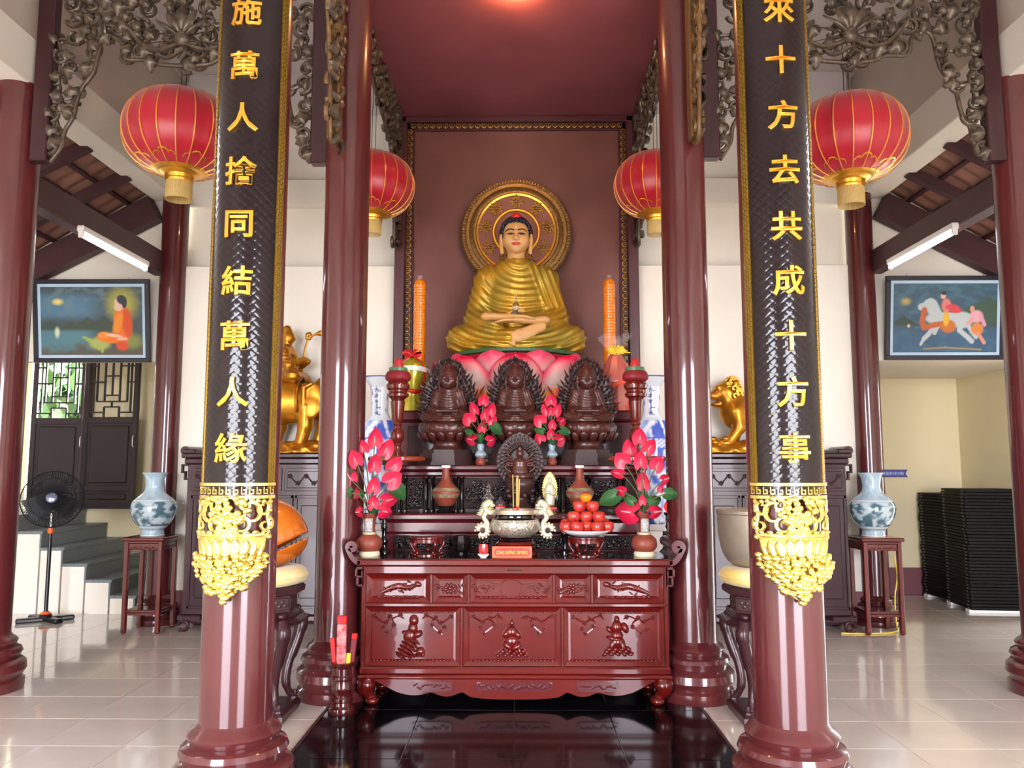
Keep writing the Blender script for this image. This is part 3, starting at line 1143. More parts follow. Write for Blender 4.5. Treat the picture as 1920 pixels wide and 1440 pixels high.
# warm bulb just under the canopy
bl = thing('canopy_lamp', 'warm glowing bulb under the canopy ceiling', 'lamp', (0, 6.03, 5.40))
MB().lathe([(.05, 0), (.05, -.015), (.03, -.022), (.0, -.022)], 20).build('lamp_socket', M['white'], bl)
MB().ball((0, 0, -.034), (.024, .024, .020), 14, 9).build('glass_bulb', M['bulb'], bl)
bp_ = bpy.data.lights.new('bulb_light', 'POINT')
bp_.energy, bp_.color, bp_.shadow_soft_size = 16, (1.0, .50, .16), .02
bpo = bpy.data.objects.new('bulb_light', bp_)
COL.objects.link(bpo)
bpo.location = (0, 6.03, 5.335)

# ================================================================== PEDESTAL AND LOTUS
pd = thing('buddha_pedestal', 'tall dark red stepped pedestal under the pink lotus throne', 'pedestal', (0, 7.8, 0))
MB().box(-1.05, 1.05, -.55, .5, 0, 2.02, .01).build('plinth', M['tierwood'], pd, 0)
MB().box(-1.07, 1.07, -.58, .5, 2.02, 2.12, .02).build('ledge', M['tierwood'], pd, 0)
for i in range(4):
    MB().box(-.98 + .5 * i, -.54 + .5 * i, -.565, -.54, 1.68, 1.98, .008).build('raised_panel', M['darkwood'], pd, 0)

LZ = 2.70   # seat of the main Buddha
lot = thing('lotus_throne', 'pink and white lotus throne under the golden Buddha', 'throne', (0, 7.84, 2.12))


def petal_mesh(name, L, w, curl, pink, pale, heart=0.0):
    """petal: base at origin, grows up and outward to -y; tint runs pale centre to pink rim"""
    mb = MB()
    nu, nv = 14, 16
    for j in range(nv + 1):
        b = j / nv
        for i in range(nu + 1):
            a = i / nu * 2 - 1
            prof = sin(PI * (.14 + .86 * b) ** 1.25) ** .62 if b < 1 else 0.0
            prof = (1 - (2 * (b * .62 + .38) - 1) ** 2) ** .5 if b > .0 else (1 - (-.24) ** 2) ** .5
            x = a * w * max(prof, 0)
            z = L * b - heart * L * .10 * (1 - abs(a)) ** 2 * max(0, b - .7) / .3
            y = -curl * sin(b * PI * .62) + .30 * w * a * a * (1 - .2 * b)
            y += -.02 * b * b
            mb.v.append((x, y, z))
            e = max(abs(a) ** 2.2 * .9, b ** 2.0)
            e = min(1, max(0, (e - .30) / .55))
            mb.col.append(tuple(pale[k] * (1 - e) + pink[k] * e for k in range(3)) + (1,))
    wd = nu + 1
    mb.f = [(j * wd + i, j * wd + i + 1, (j + 1) * wd + i + 1, (j + 1) * wd + i) for j in range(nv) for i in range(nu)]
    # back skin
    o = len(mb.v)
    mb.v += [(x, y + .012, z) for x, y, z in mb.v[:o]]
    mb.col += mb.col[:o]
    mb.f += [tuple(q + o for q in f[::-1]) for f in mb.f]
    mb.mi = [0] * len(mb.f)
    return mb.mesh(name, M['petal'], 180, fix=False)


PK, PL = rgb(214, 18, 66), rgb(226, 200, 192)
pm_ = petal_mesh('lotus_petal', .50, .285, .16, PK, PL)
pb_ = petal_mesh('lotus_petal', .53, .27, .10, rgb(224, 66, 100), rgb(236, 188, 182), 1.0)
pl_ = petal_mesh('lower_petal', .30, .24, .16, rgb(226, 70, 66), rgb(232, 170, 96))
NP = 9
for i in range(NP):
    a = 2 * PI * i / NP
    link('lotus_petal', pm_, lot, (sin(a) * .52, -cos(a) * .52, .06), (radians(17), 0, a))
    a2 = a + PI / NP
    link('lotus_petal', pb_, lot, (sin(a2) * .50, -cos(a2) * .50, .05), (radians(11), 0, a2))
for i in range(12):
    a = 2 * PI * (i + .5) / 12
    link('lower_petal', pl_, lot, (sin(a) * .56, -cos(a) * .56, .28), (radians(112), 0, a))
MB().lathe([(.0, .0), (.62, .0), (.63, .03), (.56, .07), (.50, .12), (.52, .3), (.6, .50), (.61, .53)], 48).build('lotus_core', M['anthurium'], lot)
MB().lathe([(.60, .53), (.635, .545), (.635, .575), (.60, .58), (.0, .58)], 48).build('green_seed_disc', M['leafgreen'], lot)

# ================================================================== BUDDHAS
def head_sdf(s, c, k, full=True):
    """head facing -y, about .365 k tall; returns its distance field"""
    def P(x, y, z):
        return (c[0] + x * k, c[1] + y * k, c[2] + z * k)

    def R(*r):
        return tuple(q * k for q in r)
    d = s.ell(P(0, .01, .03), R(.140, .160, .165))
    d = s.smin(d, s.ell(P(0, -.035, -.07), R(.118, .112, .100)), .05 * k)
    d = s.smin(d, s.ell(P(0, -.095, -.135), R(.048, .040, .036)), .05 * k)
    for q in (-1, 1):
        d = s.smin(d, s.ell(P(q * .068, -.095, -.045), R(.048, .045, .05)), .05 * k)
        e = s.ell(P(q * .056, -.158, .004), R(.040, .030, .020))
        d = -s.smin(-d, e, .03 * k)
        d = s.smin(d, s.ell(P(q * .056, -.132, -.002), R(.037, .024, .016)), .008 * k)
        d = s.smin(d, s.cap(P(q * .018, -.155, .026), P(q * .095, -.128, .036), .008 * k, .005 * k), .02 * k)
    d = s.smin(d, s.cap(P(0, -.148, .02), P(0, -.176, -.048), .012 * k, .021 * k), .022 * k)
    for q in (-1, 1):
        d = s.smin(d, s.ell(P(q * .018, -.160, -.052), R(.014, .014, .011)), .012 * k)
    d = s.smin(d, s.ell(P(0, -.138, -.105), R(.042, .018, .014)), .015 * k)
    for q in (-1, 1):
        ear = s.ell(P(q * .150, .02, .005), R(.020, .045, .062))
        ear = s.smin(ear, s.cap(P(q * .152, .015, -.03), P(q * .142, .0, -.150), .018 * k, .021 * k), .02 * k)
        d = s.smin(d, ear, .012 * k)
    d = s.smin(d, s.cap(P(0, .02, -.10), P(0, .03, -.26), .082 * k, .098 * k), .03 * k)
    return d


def robe_sdf(s, folds):
    """seated robed body, base z = 0, knees 1.38 wide"""
    d = s.ell((0, .10, .50), (.31, .25, .50))
    d = s.smin(d, s.cap((-.25, .10, .80), (.25, .10, .80), .13), .10)
    d = s.smin(d, s.ell((0, .06, .90), (.18, .15, .10)), .08)
    for q in (-1, 1):
        d = s.smin(d, s.cap((q * .31, .09, .79), (q * .395, .03, .36), .115, .125), .07)
        d = s.smin(d, s.cap((q * .40, .0, .34), (q * .20, -.26, .29), .12, .085), .05)
        d = s.smin(d, s.ell((q * .40, -.02, .26), (.12, .17, .12)), .06)
        leg = s.cap((q * .16, .05, .16), (q * .52, -.08, .155), .17, .150, (1, 1, .95))
        leg = s.smin(leg, s.cap((q * .53, -.10, .145), (-q * .06, -.33, .11), .145, .10, (1, 1, .95)), .06)
        d = s.smin(d, leg, .05)
    d = s.smin(d, s.ell((0, -.12, .06), (.55, .32, .10)), .06)
    if folds:
        X, Y, Z = s.X, s.Y, s.Z
        ax = np.abs(X)
        w_t = np.clip((Z - .30) / .1, 0, 1) * np.clip((.30 - Y) / .2, 0, 1)
        sag = -np.sqrt((1.12 * (X - .03)) ** 2 + (Z - 1.04) ** 2 + 1e-6) + .012 * np.sin(X * 9 + Z * 8)
        ph1 = sag / .070
        ph2 = (X * .94 + Z * .34) / .062
        wR = np.clip((X - .10 - .25 * (.9 - Z)) / .08, 0, 1) * np.clip((Z - .42) / .1, 0, 1)
        saw = lambda p: np.abs(2 * (p - np.floor(p)) - 1) ** 1.3
        f_t = saw(ph1) * (1 - wR) + saw(ph2) * wR
        w_l = np.clip((.30 - Z) / .08, 0, 1) * np.clip((.1 - Y) / .1, 0, 1)
        rr = np.sqrt((ax - .02) ** 2 * .30 + (Z - .44) ** 2 + .02 * X * X)
        f_l = saw(rr / .052)
        d = d - .017 * (f_t * w_t + 1.0 * f_l * w_l) + .008
    d = np.maximum(d, -s.Z)
    return d


bud = thing('golden_buddha', 'large golden seated Buddha statue in meditation on the pink lotus throne', 'statue', (0, 7.84, LZ))
s = Sculpt((-.76, -.56, -.02), (.76, .44, 1.06), .0095)
s.d = robe_sdf(s, True)
link('robe', s.mesh('robe', M['robe']), bud)
HCZ = 1.205
s = Sculpt((-.2, -.24, .90), (.2, .24, 1.42), .0055)
s.d = head_sdf(s, (0, .02, HCZ), 1.0)
link('head', s.mesh('head', M['skin']), bud)
ha = MB()
ha.lathe([(.0, -.16), (.1, -.15), (.152, -.02), (.150, .05), (.128, .13), (.085, .185), (.05, .2), (.0, .203)], 32, (0, .05, HCZ + .02), squash=1.08)
rnd = random.Random(3)
for j in range(10):
    t_ = radians(8 + j * 8.6)
    z, r = .20 * sin(t_) * 1.0, .155 * cos(t_) + .004
    n = max(4, int(2 * PI * r / .034))
    for i in range(n):
        a = 2 * PI * (i + .5 * (j % 2)) / n
        y = .05 + r * 1.08 * sin(a)
        if y < -.05 and z < .105 - .25 * abs(r * cos(a)) ** 1.5:
            continue
        ha.ball((r * cos(a), y, HCZ + .02 + z), (.019, .019, .017), 6, 4)
ha.build('hair_curls', M['hair'], bud, 60)
MB().ball((0, -.035, HCZ + .205), (.05, .04, .035), 14, 8).build('crown_jewel', M['red'], bud)
# face details
fz = HCZ
fd = MB()
for q in (-1, 1):
    fd.tube(smooth_line([(q * .016, -.138, fz + .030), (q * .05, -.144, fz + .046), (q * .088, -.126, fz + .040), (q * .104, -.108, fz + .026)], 4), [.0052] * 9 + [.004] * 3 + [.002], 6)
    fd.tube(smooth_line([(q * .022, -.136, fz - .004), (q * .056, -.141, fz + .004), (q * .092, -.120, fz - .002)], 4), .0038, 6)
fd.build('brows_and_lids', M['hair'], bud, 60)
ey = MB()
for q in (-1, 1):
    ey.ball((q * .056, -.1335, fz - .007), (.024, .009, .0065), 10, 6)
ey.build('eyes', mat('eye_grey', rgb(70, 72, 96), .3), bud, 60)
li = MB()
li.tube(smooth_line([(-.044, -.128, fz - .099), (-.02, -.142, fz - .095), (0, -.146, fz - .0985), (.02, -.142, fz - .095), (.044, -.128, fz - .099)], 4), [.002] + [.0075] * 15 + [.002], 8)
li.tube(smooth_line([(-.034, -.132, fz - .106), (0, -.146, fz - .112), (.034, -.132, fz - .106)], 5), [.003] + [.009] * 9 + [.003], 8)
li.build('lips', M['lip'], bud, 60)
MB().ball((0, -.150, fz + .058), (.010, .006, .010), 8, 6).build('forehead_mark', M['white'], bud)


def hand_sdf(s, c, q, lift):
    """open hand lying palm up, fingers towards +q x; c is the palm centre"""
    d = s.ell(c, (.085, .060, .026))
    for i, (yo, L) in enumerate(((-.040, .135), (-.014, .155), (.012, .150), (.036, .125))):
        b = (c[0] + q * .055, c[1] + yo, c[2])
        m_ = (c[0] + q * (.055 + L * .55), c[1] + yo * .95 - .004, c[2] - .002 + lift)
        e = (c[0] + q * (.055 + L), c[1] + yo * .9, c[2] - .016 + lift)
        d = s.smin(d, s.cap(b, m_, .0165, .0145), .006)
        d = s.smin(d, s.cap(m_, e, .0145, .0115), .004)
    th = s.cap((c[0] - q * .02, c[1] - .02, c[2] + .01), (c[0] + q * .05, c[1] - .035, c[2] + .05), .019, .015)
    th = s.smin(th, s.cap((c[0] + q * .05, c[1] - .035, c[2] + .05), (c[0] + q * .10, c[1] - .030, c[2] + .058), .015, .012), .006)
    d = s.smin(d, th, .014)
    d = s.smin(d, s.cap((c[0] - q * .06, c[1], c[2]), (c[0] - q * .25, c[1] + .05, c[2] + .012), .040, .055, (1, 1, .75)), .03)
    return d


s = Sculpt((-.44, -.52, .18), (.44, -.16, .44), .0055)
s.d = hand_sdf(s, (.02, -.40, .285), -1, 0)
link('left_hand', s.mesh('left_hand', M['skin']), bud)
s = Sculpt((-.44, -.54, .18), (.44, -.16, .46), .0055)
s.d = hand_sdf(s, (-.03, -.41, .318), 1, -.006)
link('right_hand', s.mesh('right_hand', M['skin']), bud)
s = Sculpt((-.12, -.58, .02), (.36, -.28, .30), .006)
d = s.cap((.24, -.37, .235), (.02, -.425, .125), .048, .066, (1, .62, 1))
for i in range(5):
    d = s.smin(d, s.cap((.03 - .02 * i, -.44, .15 - .03 * i + .03), (-.035 + .006 * i, -.45, .145 - .026 * i), .018, .015), .01)
s.d = d
link('foot', s.mesh('foot', M['skin']), bud)
# halo behind the head, fixed to the statue's back
hz = 4.07 - LZ
hl = MB()
Xh = T(0, .40, hz) @ RX(PI / 2)
hl.lathe([(.0, -.02), (.57, -.02), (.585, .0), (.57, .03), (.55, .035), (.53, .02), (.50, .02), (.485, .035), (.465, .045), (.45, .03), (.43, .03), (.42, .012), (.0, .012)], 96, X=Xh)
hl.build('halo_disc', M['gold_old'], bud, 30)
MB().lathe([(.0, .012), (.415, .012), (.415, .018), (.0, .018)], 64, X=Xh).build('halo_ground', mat('halo_ground', rgb(140, 84, 72), .5), bud, 30)
hr = MB()
hr.lathe([(.225, .012), (.225, .036), (.232, .044), (.245, .044), (.252, .036), (.252, .012)], 64, X=Xh)
hr.lathe([(.40, .012), (.40, .03), (.42, .036), (.43, .012)], 80, X=Xh)
hr.build('halo_ring', M['gold'], bud, 40)
tee = MB()
for i in range(110):
    a = 2 * PI * i / 110
    tee.box(.535, .572, -.010, .010, .02, .040, .004, X=Xh @ RZ(a))
stuff(tee.build('halo_beading', M['gold_old'], bud, 0))
fw = MB()
fw.ball((0, 0, .02), (.016, .016, .016), 8, 5)
for i in range(8):
    a = 2 * PI * i / 8
    fw.ball((.034 * cos(a), .034 * sin(a), .018), (.018, .010, .010), 6, 4, X=RZ(0))
for i in range(9):
    a = 2 * PI * i / 9
    pts = [(.066 * cos(a) + .02 * cos(a + t), .066 * sin(a) + .02 * sin(a + t), .014) for t in np.linspace(0, 5, 8)]
    fw.tube(pts, .007, 5)
fwm = fw.mesh('halo_flower', mat('flower_gold', rgb(206, 160, 84), .32, metal=.6), 60)
for i in range(9):
    a = PI / 2 + 2 * PI * i / 9
    o = link('halo_flower', fwm, bud)
    o.matrix_local = Xh @ T(.332 * cos(a), .332 * sin(a), .012) @ S(.92, .92, 1.3)
stp = thing('crystal_stupa', 'small clear crystal stupa standing on the golden Buddha\'s hands', 'stupa', (0.0, 7.84 - .42, LZ + .338))
cs = MB().lathe([(.055, 0), (.055, .015), (.045, .02), (.045, .04), (.035, .045), (.04, .07), (.03, .10), (.014, .115), (.02, .125), (.010, .135), (.014, .15), (.006, .165), (.009, .18), (.0, .225)], 16)
cs.build('crystal_body', M['glass'], stp, 30)

# three small wooden Buddhas in front
wood = thing('wooden_buddha', '', 'statue', group='three dark carved Buddhas')
KB = .335
s = Sculpt((-.76, -.58, -.02), (.76, .48, 1.72), .0155)
d = robe_sdf(s, True)
d = s.smin(d, head_sdf(s, (0, -.02, 1.16), 1.6), .02)
d = s.smin(d, s.ell((0, .03, 1.46), (.14, .14, .12)), .05)
d = s.smin(d, s.cap((-.26, -.33, .30), (.26, -.33, .30), .05), .03)
d = s.smin(d, s.ell((0, .04, 1.29), (.245, .245, .22)), .03)
s.d = d
wm = s.mesh('body', M['statue'])
link('body', wm, wood, (0, 0, .36), None, (KB,) * 3)
hb = MB()
hb.lathe([(.0, .0), (.16, .0), (.165, .015), (.13, .05), (.12, .08), (.15, .12), (.235, .16), (.255, .21), (.25, .24), (.22, .26), (.0, .26)], 40, (0, 0, .10), squash=.8)
for row, (r, z, tlt) in enumerate(((.235, .30, 20), (.235, .24, 40))):
    for i in range(18):
        a = 2 * PI * (i + .5 * row) / 18
        hb.ball((0, 0, 0), (.036, .018, .05), 8, 6, X=S(1, .8, 1) @ T(sin(a) * r, -cos(a) * r, z) @ RZ(a) @ RX(radians(tlt)))
hb.build('lotus_seat', M['statue'], wood, 50)
pe = MB()
for (r, z0, z1) in ((.27, 0, .03), (.25, .03, .10), (.22, .10, .13)):
    pe.lathe([(r, z0), (r, z1)], 8, X=RZ(PI / 8) @ S(1, .75, 1))
pe.build('octagonal_base', M['statue_dark'], wood, 0)
# leaf shaped flaming aureole
au = MB()
out = []
for i in range(61):
    t_ = i / 60 * 2 - 1
    a = t_ * radians(150)
    rx, rz = .235, .33
    px, pz = rx * sin(a), .52 + rz * cos(a) * (1.0 if cos(a) > 0 else .75)
    pz += .06 * max(0, cos(a)) ** 8
    out.append((px, pz))
au.prism(out, .055, .075)
rnd = random.Random(5)
for ring, rr in enumerate((1.0, .86, .72)):
    for i in range(46):
        a = radians(-148 + 296 * i / 45)
        px, pz = rr * .235 * sin(a), .52 + rr * .33 * cos(a) * (1.0 if cos(a) > 0 else .75) + .06 * max(0, cos(a)) ** 8
        ang = a + rnd.uniform(-.5, .5) + .4 * (1 if a < 0 else -1)
        L = .05 * rnd.uniform(.7, 1.2) * (1.15 if ring == 0 else 1)
        au.tube([(px, .055, pz), (px + L * .5 * sin(ang), .03, pz + L * .5 * cos(ang)), (px + L * sin(ang * .8), .028, pz + L * cos(ang * .8))], [.012, .009, .002], 5)
au.tube([(.135 * cos(t), .05, .78 + .14 * sin(t)) for t in np.linspace(0, 2 * PI, 28)], .012, 6)
au.build('flaming_aureole', M['statue_dark'], wood, 40)
wood.location = (-.585, 6.90, 1.625)
wood['label'] = 'small dark wooden Buddha with flame halo nearest the yellow-wrapped gift'
dup(wood, (-.004, 6.90, 1.625), 'small dark wooden Buddha with flame halo in the middle of the three')
dup(wood, (.615, 6.90, 1.625), 'small dark wooden Buddha with flame halo nearest the red-wrapped gift')

# ================================================================== TIERED ALTAR
ta = thing('tiered_altar', 'dark red two-step altar rising behind the offering table', 'altar', (0, 6.15, 0))
TY = 6.15
MB().box(-1.0, 1.0, .02, .98, 0, 1.10, .0).build('lower_body', M['tierwood'], ta, 0)
MB().box(-1.04, 1.04, -.02, .98, 1.205, 1.255, .012).build('lower_step_top', M['tierwood'], ta, 0)
MB().box(-1.02, 1.02, -.0, .98, 1.10, 1.205, .02).build('lower_step_moulding', M['tierwood'], ta, 0)
MB().box(-.99, .99, .40, .98, 1.255, 1.53).build('upper_body', M['darkwood'], ta, 0)
MB().box(-1.02, 1.02, .40, 1.0, 1.53, 1.58, .015).build('upper_step_moulding', M['tierwood'], ta, 0)
MB().box(-1.07, 1.07, .36, 1.02, 1.58, 1.625, .012).build('upper_step_top', M['tierwood'], ta, 0)
posts = [-.92, -.70, -.46, .36, .58, .86]
pm = MB().lathe([(.026, 1.255), (.026, 1.27), (.019, 1.28), (.019, 1.51), (.026, 1.52), (.026, 1.53)], 20).mesh('round_post', M['blackgloss'])
for x in posts:
    for dx in (-.024, .024):
        link('round_post', pm, ta, (x + dx, .375, 0))
rnd = random.Random(21)
for (x0, x1, z0, z1, y) in ((-.88, -.74, 1.27, 1.52, .395), (-.66, -.50, 1.27, 1.52, .395), (-.42, .32, 1.27, 1.52, .395), (.40, .54, 1.27, 1.52, .395), (.62, .82, 1.27, 1.52, .395), (-.92, .92, .985, 1.09, .01)):
    p = MB().box(x0, x1, y - .012, y + .01, z0, z1, .004)
    pn = p.build('carved_panel', M['panelwood'], ta, 0)
    c = MB()
    nn = int((x1 - x0) * (z1 - z0) / .0006)
    for i in range(nn):
        x, z = rnd.uniform(x0 + .02, x1 - .02), rnd.uniform(z0 + .02, z1 - .02)
        a = rnd.uniform(0, PI)
        c.ball((0, 0, 0), (.020, .009, .008), 6, 4, X=T(x, y - .016, z) @ RY(a))
    stuff(c.build('relief_leaves', M['blackgloss'], pn, 60))

# ================================================================== OFFERING TABLE
tt = thing('offering_table', 'long carved red lacquer offering table with upturned scroll ends', 'table', (0, 5.6, 0))
D = .48
top = MB()
top.box(-1.08, 1.08, -.02, D, .945, .982, .008)
top.build('table_top', M['blackgloss'], tt, 0)
ed = MB()
ed.box(-1.09, 1.09, -.03, -.004, .93, .980, .012)
ed.build('front_edge', M['redwood'], tt, 0)
for q in (-1, 1):
    en = []
    for i in range(11):
        t_ = i / 10
        en.append((1.06 + .085 * t_, .955 + .09 * t_ ** 2.2))
    for i in range(1, 16):
        a = radians(20 + i * 24)
        r = .034 * (1 - i / 24)
        en.append((1.118 + r * cos(radians(-20 + i * 24)), 1.058 + r * sin(radians(-20 + i * 24))))
    sc = MB()
    sc.tube([(q * x, 0, z) for x, z in en], .022, 8)
    vs = []
    for (x, y, z) in sc.v:
        vs.append((x, -.03 if y < 0 else D, z))
    sc.v = vs
    sc.build('scroll_end', M['tierwood'], tt, 40)
    br = MB()
    for (x0, x1, z0, z1) in ((1.035, 1.10, .905, .925), (1.085, 1.10, .85, .925), (1.045, 1.10, .85, .865), (1.045, 1.058, .865, .895), (1.035, 1.09, .79, .805), (1.075, 1.09, .79, .85), (1.035, 1.05, .79, .93)):
        br.box(q * x0, q * x1, 0, .03, z0, z1, .003)
    br.build('fret_bracket', M['tierwood'], tt, 0)
MB().box(-1.035, 1.035, .03, D - .03, .19, .945).build('carcass', M['redwood'], tt, 0)
fr = MB()
fr.box(-1.05, 1.05, .005, .05, .872, .932, .008)
fr.box(-1.045, 1.045, .0, .05, .652, .682, .008)
fr.box(-1.06, 1.06, -.012, .05, .205, .258, .012)
fr.box(-1.07, 1.07, -.022, .05, .178, .205, .010)
for q in (-1, 1):
    fr.box(q * 1.022, q * 1.052, .0, .05, .2, .93, .006)
fr.build('rails', M['redwood'], tt, 0)
sti = MB().box(-.010, .010, -.004, .05, 0, 1, .004)
stm = sti.mesh('stile', M['redwood'], 0)
for x in (-.571, -.316, .270, .531):
    link('stile', stm, tt, (x, 0, .682), None, (1, 1, .19))
for x in (-.362, .326):
    link('stile', stm, tt, (x, 0, .258), None, (1, 1, .394))
MB().box(-.05, .05, .0, .01, .899, .905).build('donation_slot', M['blackgloss'], tt, 0)


def panel(name, x0, x1, z0, z1, kind, seed):
    rnd = random.Random(seed)
    w, h = x1 - x0, z1 - z0
    b = MB()
    m_ = min(.03, h * .16)
    # sloping frame of the panel
    o = [(x0, .004, z0), (x1, .004, z0), (x1, .004, z1), (x0, .004, z1)]
    i_ = [(x0 + m_, .022, z0 + m_), (x1 - m_, .022, z0 + m_), (x1 - m_, .022, z1 - m_), (x0 + m_, .022, z1 - m_)]
    b.add(o + i_, [(0, 1, 5, 4), (1, 2, 6, 5), (2, 3, 7, 6), (3, 0, 4, 7)])
    m2 = m_ * 1.45
    b.add([(x0 + m_, .022, z0 + m_), (x1 - m_, .022, z0 + m_), (x1 - m_, .022, z1 - m_), (x0 + m_, .022, z1 - m_)] +
          [(x0 + m2, .018, z0 + m2), (x1 - m2, .018, z0 + m2), (x1 - m2, .018, z1 - m2), (x0 + m2, .018, z1 - m2)],
          [(0, 1, 5, 4), (1, 2, 6, 5), (2, 3, 7, 6), (3, 0, 4, 7), (4, 5, 6, 7)])
    pn = b.build(name, M['redwood'], tt, 0)
    cx, cz = (x0 + x1) / 2, (z0 + z1) / 2
    y = .016
    c = MB()

    def blob(x, z, rx, rz, a=0, ry=.016):
        c.ball((0, 0, 0), (rx, ry, rz), 8, 5, X=T(x, y, z) @ RY(a))
    if kind == 'beast':
        q = 1 if x0 < 0 else -1
        pts = [(cx + q * w * .30, cz + h * .14), (cx + q * w * .16, cz + h * .02), (cx, cz + h * .08), (cx - q * w * .16, cz - h * .04), (cx - q * w * .30, cz - h * .18)]
        c.tube(smooth_line([(p[0], y, p[1]) for p in pts], 5), [.010 + .012 * sin(PI * i / 20) for i in range(21)], 6, flat=.6)
        blob(cx + q * w * .31, cz + h * .15, .028, .020, .3)
        for i in range(16):
            t_ = i / 15
            x, z = cx + q * w * (.24 - .52 * t_), cz + h * (.12 - .28 * t_) + rnd.uniform(-.03, .03)
            blob(x, z, .018, .006, rnd.uniform(-1, 1))
        for i in range(9):
            blob(cx + w * (-.30 + .075 * i), z0 + h * .20, .022, .008, .2 * (-1) ** i)
    elif kind == 'rosette':
        for i in range(9):
            a = 2 * PI * i / 9
            blob(cx + .030 * cos(a), cz + .022 * sin(a), .020, .011, -a)
        blob(cx, cz, .018, .016)
        for q in (-1, 1):
            for i in range(7):
                blob(cx + q * (.04 + .010 * i), cz + rnd.uniform(-.035, .035), .018, .007, rnd.uniform(-1.2, 1.2))
        c.box(x0 + m2 + .01, x1 - m2 - .01, y - .004, y + .01, z0 + m2 + .004, z0 + m2 + .010)
    elif kind == 'emblem':
        c.lathe([(.0, -.006), (.055, -.004), (.065, .0), (.07, .008)], 24, X=T(cx, y, cz) @ S(1, 1, .75) @ RX(PI / 2))
        c.tube([(cx + .075 * cos(t), y - .004, cz + .055 * sin(t)) for t in np.linspace(0, 2 * PI, 24)], .007, 5)
        for q in (-1, 1):
            c.prism([(cx + q * .08, cz - .035), (cx + q * .16, cz - .012), (cx + q * .145, cz + .012), (cx + q * .165, cz + .042), (cx + q * .07, cz + .022)], y - .010, y + .01)
            for i in range(12):
                blob(cx + q * (.12 + .013 * i), cz + .022 * sin(i * 1.3) + rnd.uniform(-.012, .012), .018, .007, rnd.uniform(-1, 1))
        for i in range(14):
            blob(cx + w * (-.36 + .055 * i), z0 + h * .19, .018, .006, .3 * (-1) ** i)
    else:
        # flowering branches in both upper corners
        for q in (-1, 1):
            pts = [(cx + q * w * .40, z1 - h * .16), (cx + q * w * .30, z1 - h * .26), (cx + q * w * .24, z1 - h * .20), (cx + q * w * .20, z1 - h * .30), (cx + q * w * .30, z1 - h * .46)]
            c.tube(smooth_line([(p[0] + rnd.uniform(-.01, .01), y, p[1] + rnd.uniform(-.01, .01)) for p in pts], 4), .006, 5)
            c.tube(smooth_line([(cx + q * w * .24, y, z1 - h * .22), (cx + q * w * .15, y, z1 - h * .15), (cx + q * w * .10, y, z1 - h * .20)], 4), .005, 5)
            for (fx, fz_) in ((.40, .16), (.30, .25), (.24, .17), (.20, .31), (.28, .44), (.33, .36), (.14, .15)):
                bx, bz = cx + q * w * fx + rnd.uniform(-.008, .008), z1 - h * fz_ + rnd.uniform(-.008, .008)
                for k in range(5):
                    a = 2 * PI * k / 5
                    blob(bx + .010 * cos(a), bz + .010 * sin(a), .008, .007)
                blob(bx, bz, .006, .006, 0, .018)
        for k in range(22):
            blob(x0 + m2 + (w - 2 * m2) * (k + .5) / 22, z0 + h * .085, .011, .006, .5 * (-1) ** k, .008)
            blob(x0 + m2 + (w - 2 * m2) * (k + .5) / 22, z1 - h * .085, .011, .005, .5 * (-1) ** k, .008)
        # robed figure on a rock or a mount
        fx, z_ = cx + {'monk': .0, 'lady': .0, 'rider': .02}[kind], z0 + h * .16
        ry = .034

        def lump(dx, dz, rx, rz, a=0.0):
            c.ball((0, 0, 0), (rx * 1.12, ry, rz * 1.12), 10, 6, X=T(fx + dx * 1.12, y + .002, z_ + dz * 1.12) @ RY(a))
        if kind == 'monk':
            lump(0, .200, .017, .022); lump(-.004, .145, .042, .036); lump(-.036, .135, .020, .03, .5); lump(.036, .13, .02, .03, -.5)
            lump(0, .090, .045, .040); lump(-.026, .062, .038, .02, .7); lump(.030, .058, .040, .020, -.6); lump(.046, .036, .015, .028)
            for i in range(13):
                lump(-.084 + .014 * i, .008 + .012 * (i % 3), .018, .013, rnd.uniform(-1, 1))
        elif kind == 'lady':
            lump(.005, .215, .022, .027); lump(.005, .212, .030, .036); lump(0, .165, .030, .04); lump(-.018, .12, .04, .045, .5); lump(.03, .13, .035, .022, -.5)
            for i in range(11):
                lump(-.012 - .006 * i + .03 * (i % 2), .105 - .0105 * i, .045, .011, .7)
            lump(-.05, .14, .02, .012, .4); lump(.048, .03, .030, .026); lump(.065, .012, .012, .018)
            for i in range(8):
                lump(-.085 + .02 * i, .004, .018, .010, rnd.uniform(-1, 1))
        else:
            lump(0, .222, .018, .022); lump(0, .175, .036, .04); lump(-.045, .16, .03, .016, .8); lump(.05, .17, .022, .035, -.4); lump(0, .125, .04, .032)
            lump(.0, .085, .05, .036); lump(-.03, .07, .02, .045, .3); lump(.035, .06, .02, .045, -.2); lump(-.01, .105, .06, .016, .2)
            for i in range(13):
                lump(-.075 + .013 * i, .018 + .014 * (i % 3), .022, .014, rnd.uniform(-1, 1))
    c.build('carved_relief', M['redwood'], pn, 60)


for i, (a, b, k) in enumerate(((-1.018, -.583, 'beast'), (-.559, -.328, 'rosette'), (-.304, .258, 'emblem'), (.282, .519, 'rosette'), (.543, 1.018, 'beast'))):
    panel('drawer_panel', a, b, .684, .870, k, 40 + i)
for i, (a, b, k) in enumerate(((-1.018, -.374, 'lady'), (-.350, .314, 'monk'), (.338, 1.018, 'rider'))):
    panel('door_panel', a, b, .262, .650, k, 50 + i)
